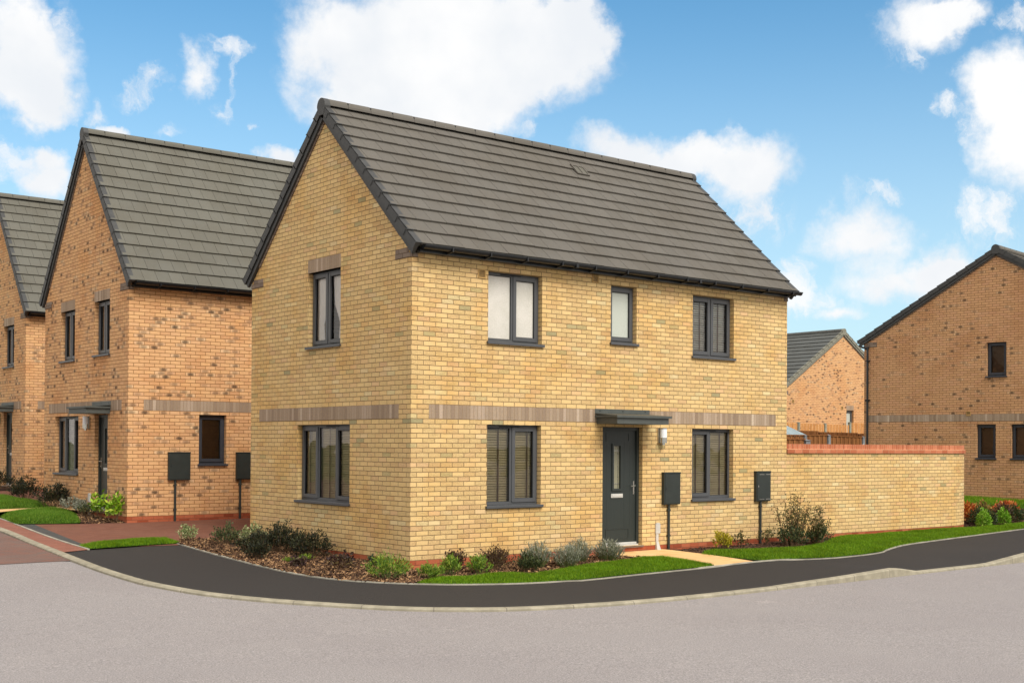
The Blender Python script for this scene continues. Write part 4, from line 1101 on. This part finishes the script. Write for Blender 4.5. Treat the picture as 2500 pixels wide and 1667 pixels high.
plant('flat purple brown plant low in the bark nearest the tarmac', -1.25, 1.1, .12, .20, 'low', 'purple', 160, .06, .022, GB, 8, cat='plant')
plant('flat purple plant low in the bark below the end of the red plinth', -.62, 1.1, .14, .26, 'low', 'purple', 220, .06, .022, GB, 9, cat='plant')
plant('tiny dark plant hard against the red plinth left of the corner', -.34, .55, .14, .15, 'low', 'darkgrn', 150, .05, .018, GB, 10, cat='plant')
plant('thin reddish low plant in the middle of the bark near the corner', -.95, .45, .16, .22, 'low', 'brown', 170, .05, .012, GB, 11, cat='plant')
plant('small green tuft low in the bark below the dark shrubs', -1.2, 1.6, .06, .14, 'grassy', 'green', 130, .07, .006, GB, 12, cat='plant')
plant('second small green tuft in the bark nearer the gable wall', -.8, 1.75, .07, .13, 'grassy', 'green', 100, .07, .006, GB, 13, cat='plant')
plant('large yellow green feathery plant at the corner of the yellow house', -.78, -.62, .36, .31, 'dense', 'green', 900, .055, .007, GF, 14, cat='plant', stem='stem_g')
plant('low green plant just right of the house corner beside the grass tip', -.30, -.95, .20, .20, 'dense', 'green', 420, .06, .007, GF, 15, cat='plant', stem='stem_g')
plant('drooping lime green plant in front of a dark bronze shrub', .22, -.75, .27, .16, 'dense', 'green', 460, .065, .008, GF, 16, cat='plant', stem='stem_g')
plant('dark bronze shrub behind the drooping lime green plant', .50, -.48, .33, .20, 'dense', 'brown', 520, .05, .010, GF, 17)
plant('green plant with strappy leaves left of two bronze shrubs', .68, -.86, .27, .18, 'dense', 'green', 480, .06, .008, GF, 18, cat='plant', stem='stem_g')
plant('taller bronze shrub of the pair below the left window', 1.0, -.70, .37, .24, 'dense', 'brown', 620, .05, .010, GF, 19)
plant('smaller reddish bronze shrub of the pair below the left window', 1.36, -.50, .32, .22, 'dense', 'brown', 480, .045, .009, GF, 20)
plant('dense dark green shrub in front of a grey lavender', 1.46, -1.05, .31, .22, 'dense', 'darkgrn', 800, .045, .008, GF, 21)
plant('grey lavender just behind the dense dark green shrub', 1.93, -.70, .42, .25, 'lav', 'lav', 1500, .05, .0045, GF, 22, stem='stem_g')
plant('grey lavender nearest the grass, middle of the lavender row', 2.40, -.92, .37, .26, 'lav', 'lav', 1500, .05, .0045, GF, 23, stem='stem_g')
plant('grey lavender against the wall below the right edge of the left window', 3.0, -.52, .38, .26, 'lav', 'lav', 1500, .05, .0045, GF, 24, stem='stem_g')
plant('rounded grey lavender in front of the door threshold', 3.62, -.55, .35, .27, 'lav', 'lav', 1600, .05, .0045, GF, 25, stem='stem_g')
plant('small bright yellow shrub right of the front path', 6.55, -.46, .40, .16, 'dense', 'yellow', 560, .05, .010, GR, 26)
plant('thin open shrub between the yellow shrub and the right meter pipe', 7.28, -.30, .38, .20, 'sparse', 'tall', 150, .05, .013, GR, 27)
plant('thin open shrub just right of the right meter pipe', 7.95, -.28, .46, .18, 'sparse', 'tall', 130, .05, .012, GR, 28)
plant('tallest wispy shrub with small leaves where the wall meets the house', 8.42, -.55, 1.15, .42, 'sparse', 'tall', 1300, .042, .011, GR, 29)
plant('bushy base of dark leaves in front of the tallest wispy shrub', 8.22, -.72, .42, .34, 'dense', 'darkgrn', 750, .045, .012, GR, 30)
plant('wispy dark shrub in front of the garden wall', 8.98, -.68, .84, .30, 'sparse', 'tall', 700, .042, .012, GR, 31)
plant('rounded dark foot of leaves below the wispy shrub at the garden wall', 9.02, -.70, .42, .27, 'dense', 'darkgrn', 600, .045, .012, GR, 32)
ZB = lambda x, y: gz(x, y)+.05
plant('bright green dome shrub right beside the wall end', 16.05, -.05, .38, .17, 'dome', 'bright', 620, .055, .014, GC, 33)
plant('bright green dome shrub at the middle of the coloured bed', 17.05, .05, .38, .16, 'dome', 'bright', 600, .055, .014, GC, 34)
plant('dark shrub between the two bright green domes', 16.55, .18, .34, .24, 'dome', 'darkgrn', 620, .06, .014, GC, 35)
plant('fiery red topped shrub nearest the wall end', 16.95, .98, .44, .33, 'dome', 'red', 760, .09, .02, GC, 36)
plant('orange bronze shrub left of centre in the coloured bed', 17.35, .8, .46, .30, 'dome', 'olive', 650, .08, .018, GC, 37)
plant('orange red shrub at the right edge of the photo', 18.75, .95, .44, .38, 'dome', 'red', 760, .09, .02, GC, 38)
plant('dark green shrub under the orange red one at the right edge', 18.1, .42, .36, .36, 'dome', 'darkgrn', 760, .07, .016, GC, 39)
plant('bronze shrub beside the right hand bright green dome', 17.65, .42, .46, .26, 'dome', 'brown', 520, .07, .015, GC, 40)
plant('dark olive shrub behind the left hand bright green dome', 16.6, .42, .40, .26, 'dome', 'darkgrn', 480, .06, .015, GC, 41)
plant('darkest bush left of all behind the farther grass mound', -1.1, 15.0, .55, .38, 'dense', 'hebe', 1000, .06, .013, GH, 42)
plant('dark bush with loose tips below the ground floor window of the left house', -1.28, 12.45, .54, .42, 'dense', 'hebe', 1000, .06, .013, GH, 43)
plant('small grey green shrub right of the loose dark bush', -1.2, 11.5, .34, .22, 'dense', 'lav', 380, .05, .012, GH, 44)
plant('smaller grey green shrub left of the white cable duct', -1.18, 10.85, .30, .19, 'dense', 'lav', 300, .05, .012, GH, 45)
plant('low dark green shrub in front of the sandy doorstep path', -1.25, 10.35, .24, .24, 'dense', 'hebe2', 320, .05, .010, GH, 46)
plant('yellow green large leaved laurel in front of the left house door', -1.16, 9.85, .56, .19, 'sparse', 'laurel', 120, .12, .028, GH, 47)
plant('green large leaved laurel by the corner of the left house', -1.12, 9.05, .54, .18, 'sparse', 'laurel', 135, .12, .027, GH, 48)
plant('low olive laurel between the two taller laurels', -1.14, 9.45, .40, .15, 'sparse', 'laurel', 80, .10, .025, GH, 49)
plant('dark shrub at the far left edge before the cut off house', -.5, 18.95, .42, .34, 'dense', 'hebe', 520, .06, .013, GH, 50)

# ------------------------------------------------------------------ sky, sun, camera
w = bpy.data.worlds.new('World'); scn.world = w; w.use_nodes = True
t = w.node_tree; t.nodes.clear()
N = NT.__new__(NT); N.t = t
out = t.nodes.new('ShaderNodeOutputWorld'); bg = t.nodes.new('ShaderNodeBackground'); t.links.new(bg.outputs[0], out.inputs[0])
sky = t.nodes.new('ShaderNodeTexSky'); sky.sky_type = 'NISHITA'; sky.sun_disc = False
sky.sun_elevation = rad(SUN_EL); sky.sun_rotation = rad(SUN_AZ); sky.air_density = 1.0; sky.dust_density = .6; sky.ozone_density = 1.6
dirv = t.nodes.new('ShaderNodeTexCoord').outputs['Generated']
# clouds as soft bodies placed by azimuth / elevation (degrees), edges broken up by noise
wz = t.nodes.new('ShaderNodeTexNoise'); wz.inputs['Scale'].default_value = 11; wz.inputs['Detail'].default_value = 9; wz.inputs['Roughness'].default_value = .62
t.links.new(dirv, wz.inputs['Vector'])
wv = t.nodes.new('ShaderNodeVectorMath'); wv.operation = 'SUBTRACT'; t.links.new(wz.outputs['Color'], wv.inputs[0]); wv.inputs[1].default_value = (.5, .5, .5)
ws = t.nodes.new('ShaderNodeVectorMath'); ws.operation = 'SCALE'; t.links.new(wv.outputs[0], ws.inputs[0]); ws.inputs['Scale'].default_value = .085
wa = t.nodes.new('ShaderNodeVectorMath'); wa.operation = 'ADD'; t.links.new(dirv, wa.inputs[0]); t.links.new(ws.outputs[0], wa.inputs[1])
nv = t.nodes.new('ShaderNodeVectorMath'); nv.operation = 'NORMALIZE'; t.links.new(wa.outputs[0], nv.inputs[0])
sp = t.nodes.new('ShaderNodeSeparateXYZ'); t.links.new(nv.outputs[0], sp.inputs[0])
az = N.math('MULTIPLY', N.math('ARCTAN2', sp.outputs[0], sp.outputs[1]), 180/math.pi)
el = N.math('MULTIPLY', N.math('ARCSINE', sp.outputs[2]), 180/math.pi)
CLOUDS = [(16.46, 17.36, 1.73, 2.63, 1), (17.54, 16.02, 2.17, 2.43, 1), (16.65, 14.69, 2.24, 1.54, 1), (18.44, 17.59, 0.84, 1.33, 0.4), (19.57, 14.3, 0.95, 0.63, 0.45), (21.54, 15.03, 1.3, 0.54, 0.5), (22.76, 15.59, 1.05, 0.73, 0.75), (24.35, 15.97, 0.89, 1.49, 0.85), (25.78, 16.92, 1.24, 0.74, 0.75), (25.62, 14.41, 0.77, 1.04, 0.6), (25.94, 15.65, 0.36, 1.39, 0.45), (20.6, 13.62, 1.07, 0.63, 1), (17.0, 11.79, 2.25, 1.32, 0.75), (18.17, 11.2, 1.35, 1.44, 1), (17.82, 12.54, 0.99, 0.71, 0.8), (28.01, 12.78, 1.14, 0.89, 1), (27.08, 14.24, 0.32, 0.37, 0.5), (23.48, 13.58, 0.99, 0.37, 0.35), (35.63, 18.4, 8.27, 3.55, 1.2), (31.87, 16.38, 3.86, 3.29, 1), (33.77, 15.04, 4.47, 2.24, 1), (37.17, 15.46, 3.08, 2.01, 0.8), (40.39, 17.41, 3.55, 2.84, 1), (41.9, 18.77, 1.89, 1.89, 0.9), (39.27, 14.59, 1.18, 0.95, 0.5), (44.39, 13.3, 3.17, 1.46, 1), (46.82, 13.16, 1.44, 1.17, 0.9), (49.41, 12.64, 2.74, 1.75, 1), (48.68, 11.59, 2.07, 1.75, 1), (49.61, 10.03, 2.17, 1.51, 0.7), (54.45, 9.59, 2.85, 1.78, 0.95), (53.66, 10.34, 1.1, 0.92, 0.6), (55.15, 11.33, 1.74, 0.64, 0.6), (51.8, 6.61, 2.47, 1.27, 0.75), (55.86, 7.4, 3.24, 1.36, 0.85), (57.74, 8.04, 1.59, 1.34, 0.9), (53.59, 5.84, 1.55, 0.8, 0.8), (57.02, 18.15, 2.45, 1.91, 1), (56.43, 16.97, 1.29, 1.13, 0.7), (60.22, 15.55, 1.95, 1.98, 1.05), (58.38, 18.43, 1.68, 1.0, 0.85), (59.4, 13.8, 1.24, 1.33, 0.6), (60.88, 13.01, 2.03, 3.29, 1.2), (57.89, 14.76, 1.27, 0.72, 0.6), (59.74, 9.52, 2.27, 1.77, 0.6), (61.03, 17.74, 1.82, 1.31, 0.6), (51.43, 7.35, 1.35, 1.39, 0.6), (51.79, 8.25, 0.9, 1.38, 0.3)]
dens = wisp = None
for (a0, e0, ra, re, s) in CLOUDS:
    dx = N.math('DIVIDE', N.math('SUBTRACT', az, a0), ra); dy = N.math('DIVIDE', N.math('SUBTRACT', el, e0), re)
    q = N.math('SUBTRACT', 1.0, N.math('SQRT', N.math('ADD', N.math('MULTIPLY', dx, dx), N.math('MULTIPLY', dy, dy))))
    q = N.math('MULTIPLY', N.math('MAXIMUM', q, 0.0), s)
    if s < .8: wisp = q if wisp is None else N.math('ADD', wisp, q)
    else: dens = q if dens is None else N.math('ADD', dens, q)
# added unseen cloud cover outside the view, warm and bright to light the gable
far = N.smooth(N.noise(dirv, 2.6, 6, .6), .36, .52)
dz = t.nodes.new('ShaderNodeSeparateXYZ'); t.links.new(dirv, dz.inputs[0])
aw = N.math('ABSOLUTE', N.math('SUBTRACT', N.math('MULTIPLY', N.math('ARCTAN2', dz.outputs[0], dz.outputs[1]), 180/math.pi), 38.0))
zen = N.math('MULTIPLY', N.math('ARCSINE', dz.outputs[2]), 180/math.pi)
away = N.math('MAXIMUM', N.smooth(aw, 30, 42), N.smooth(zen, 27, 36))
fine = N.noise(dirv, 19, 9, .66)
body = N.smooth(N.math('ADD', dens, N.math('MULTIPLY', N.math('SUBTRACT', fine, .5), 1.3)), -.02, .74)
body = N.math('MULTIPLY', body, N.smooth(dens, .0, .2))
mp = t.nodes.new('ShaderNodeMapping'); mp.inputs['Rotation'].default_value = (.5, .3, .7); mp.inputs['Scale'].default_value = (1.0, 2.4, 1.3); t.links.new(nv.outputs[0], mp.inputs['Vector'])
fil = N.noise(mp.outputs[0], 24, 9, .7)
thin = N.math('MULTIPLY', N.smooth(N.math('ADD', wisp, N.math('MULTIPLY', N.math('SUBTRACT', fil, .5), 2.6)), .0, .95), N.smooth(wisp, .0, .3))
body = N.math('MAXIMUM', body, N.math('MULTIPLY', thin, .9))
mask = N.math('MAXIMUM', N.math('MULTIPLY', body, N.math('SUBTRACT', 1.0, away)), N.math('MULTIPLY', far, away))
shade = N.noise(dirv, 7, 5, .55)
cloud = N.mix(N.smooth(shade, .38, .66, 0, .8), CLOUD_HI, CLOUD_LO)
cloud = N.mix(away, cloud, N.mix(N.smooth(shade, .38, .66, 0, .6), CLOUD_FILL, CLOUD_LO))
base = N.mix(1.0, sky.outputs[0], SKY_TINT, 'MULTIPLY')
hz = N.smooth(zen, 22.0, -2.0, 0, HAZE)
base = N.mix(hz, base, CLOUD_HZ)
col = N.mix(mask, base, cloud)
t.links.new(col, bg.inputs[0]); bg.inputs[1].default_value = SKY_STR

sl = bpy.data.lights.new('sun', 'SUN'); so = bpy.data.objects.new('sun', sl); COL.objects.link(so)
sl.energy = SUN_E; sl.angle = rad(SUN_ANG); sl.color = (1.0, .97, .90)
d = Vector((math.sin(rad(SUN_AZ))*math.cos(rad(SUN_EL)), math.cos(rad(SUN_AZ))*math.cos(rad(SUN_EL)), math.sin(rad(SUN_EL))))
so.rotation_euler = d.to_track_quat('Z', 'Y').to_euler(); so.location = (0, -20, 30)

cd = bpy.data.cameras.new('camera'); cam = bpy.data.objects.new('camera', cd); COL.objects.link(cam); scn.camera = cam
F_PX, PY = 3022.405, 1056.984
yaw, pit, rol = .673748, .009184, .006466
Fw = Vector((math.sin(yaw)*math.cos(pit), math.cos(yaw)*math.cos(pit), math.sin(pit)))
R0 = Vector((math.cos(yaw), -math.sin(yaw), 0)); U0 = R0.cross(Fw)
Rr = R0*math.cos(rol)+U0*math.sin(rol); Uu = -R0*math.sin(rol)+U0*math.cos(rol)
mw = Matrix((Rr, Uu, -Fw)).transposed().to_4x4(); mw.translation = (-10.5952, -15.7527, 1.7868)
cam.matrix_world = mw
cd.sensor_width = 36; cd.lens = F_PX/2500*36; cd.shift_y = (PY-833.5)/2500; cd.clip_end = 3000; cd.clip_start = .1
scn.render.resolution_x, scn.render.resolution_y = 1024, 682
scn.view_settings.view_transform = 'Standard'; scn.view_settings.look = 'None'; scn.view_settings.exposure = EXPO; scn.view_settings.gamma = 1
scn.view_settings.use_curve_mapping = False
scn.cycles.max_bounces = 8; scn.cycles.transparent_max_bounces = 12; scn.cycles.use_denoising = True
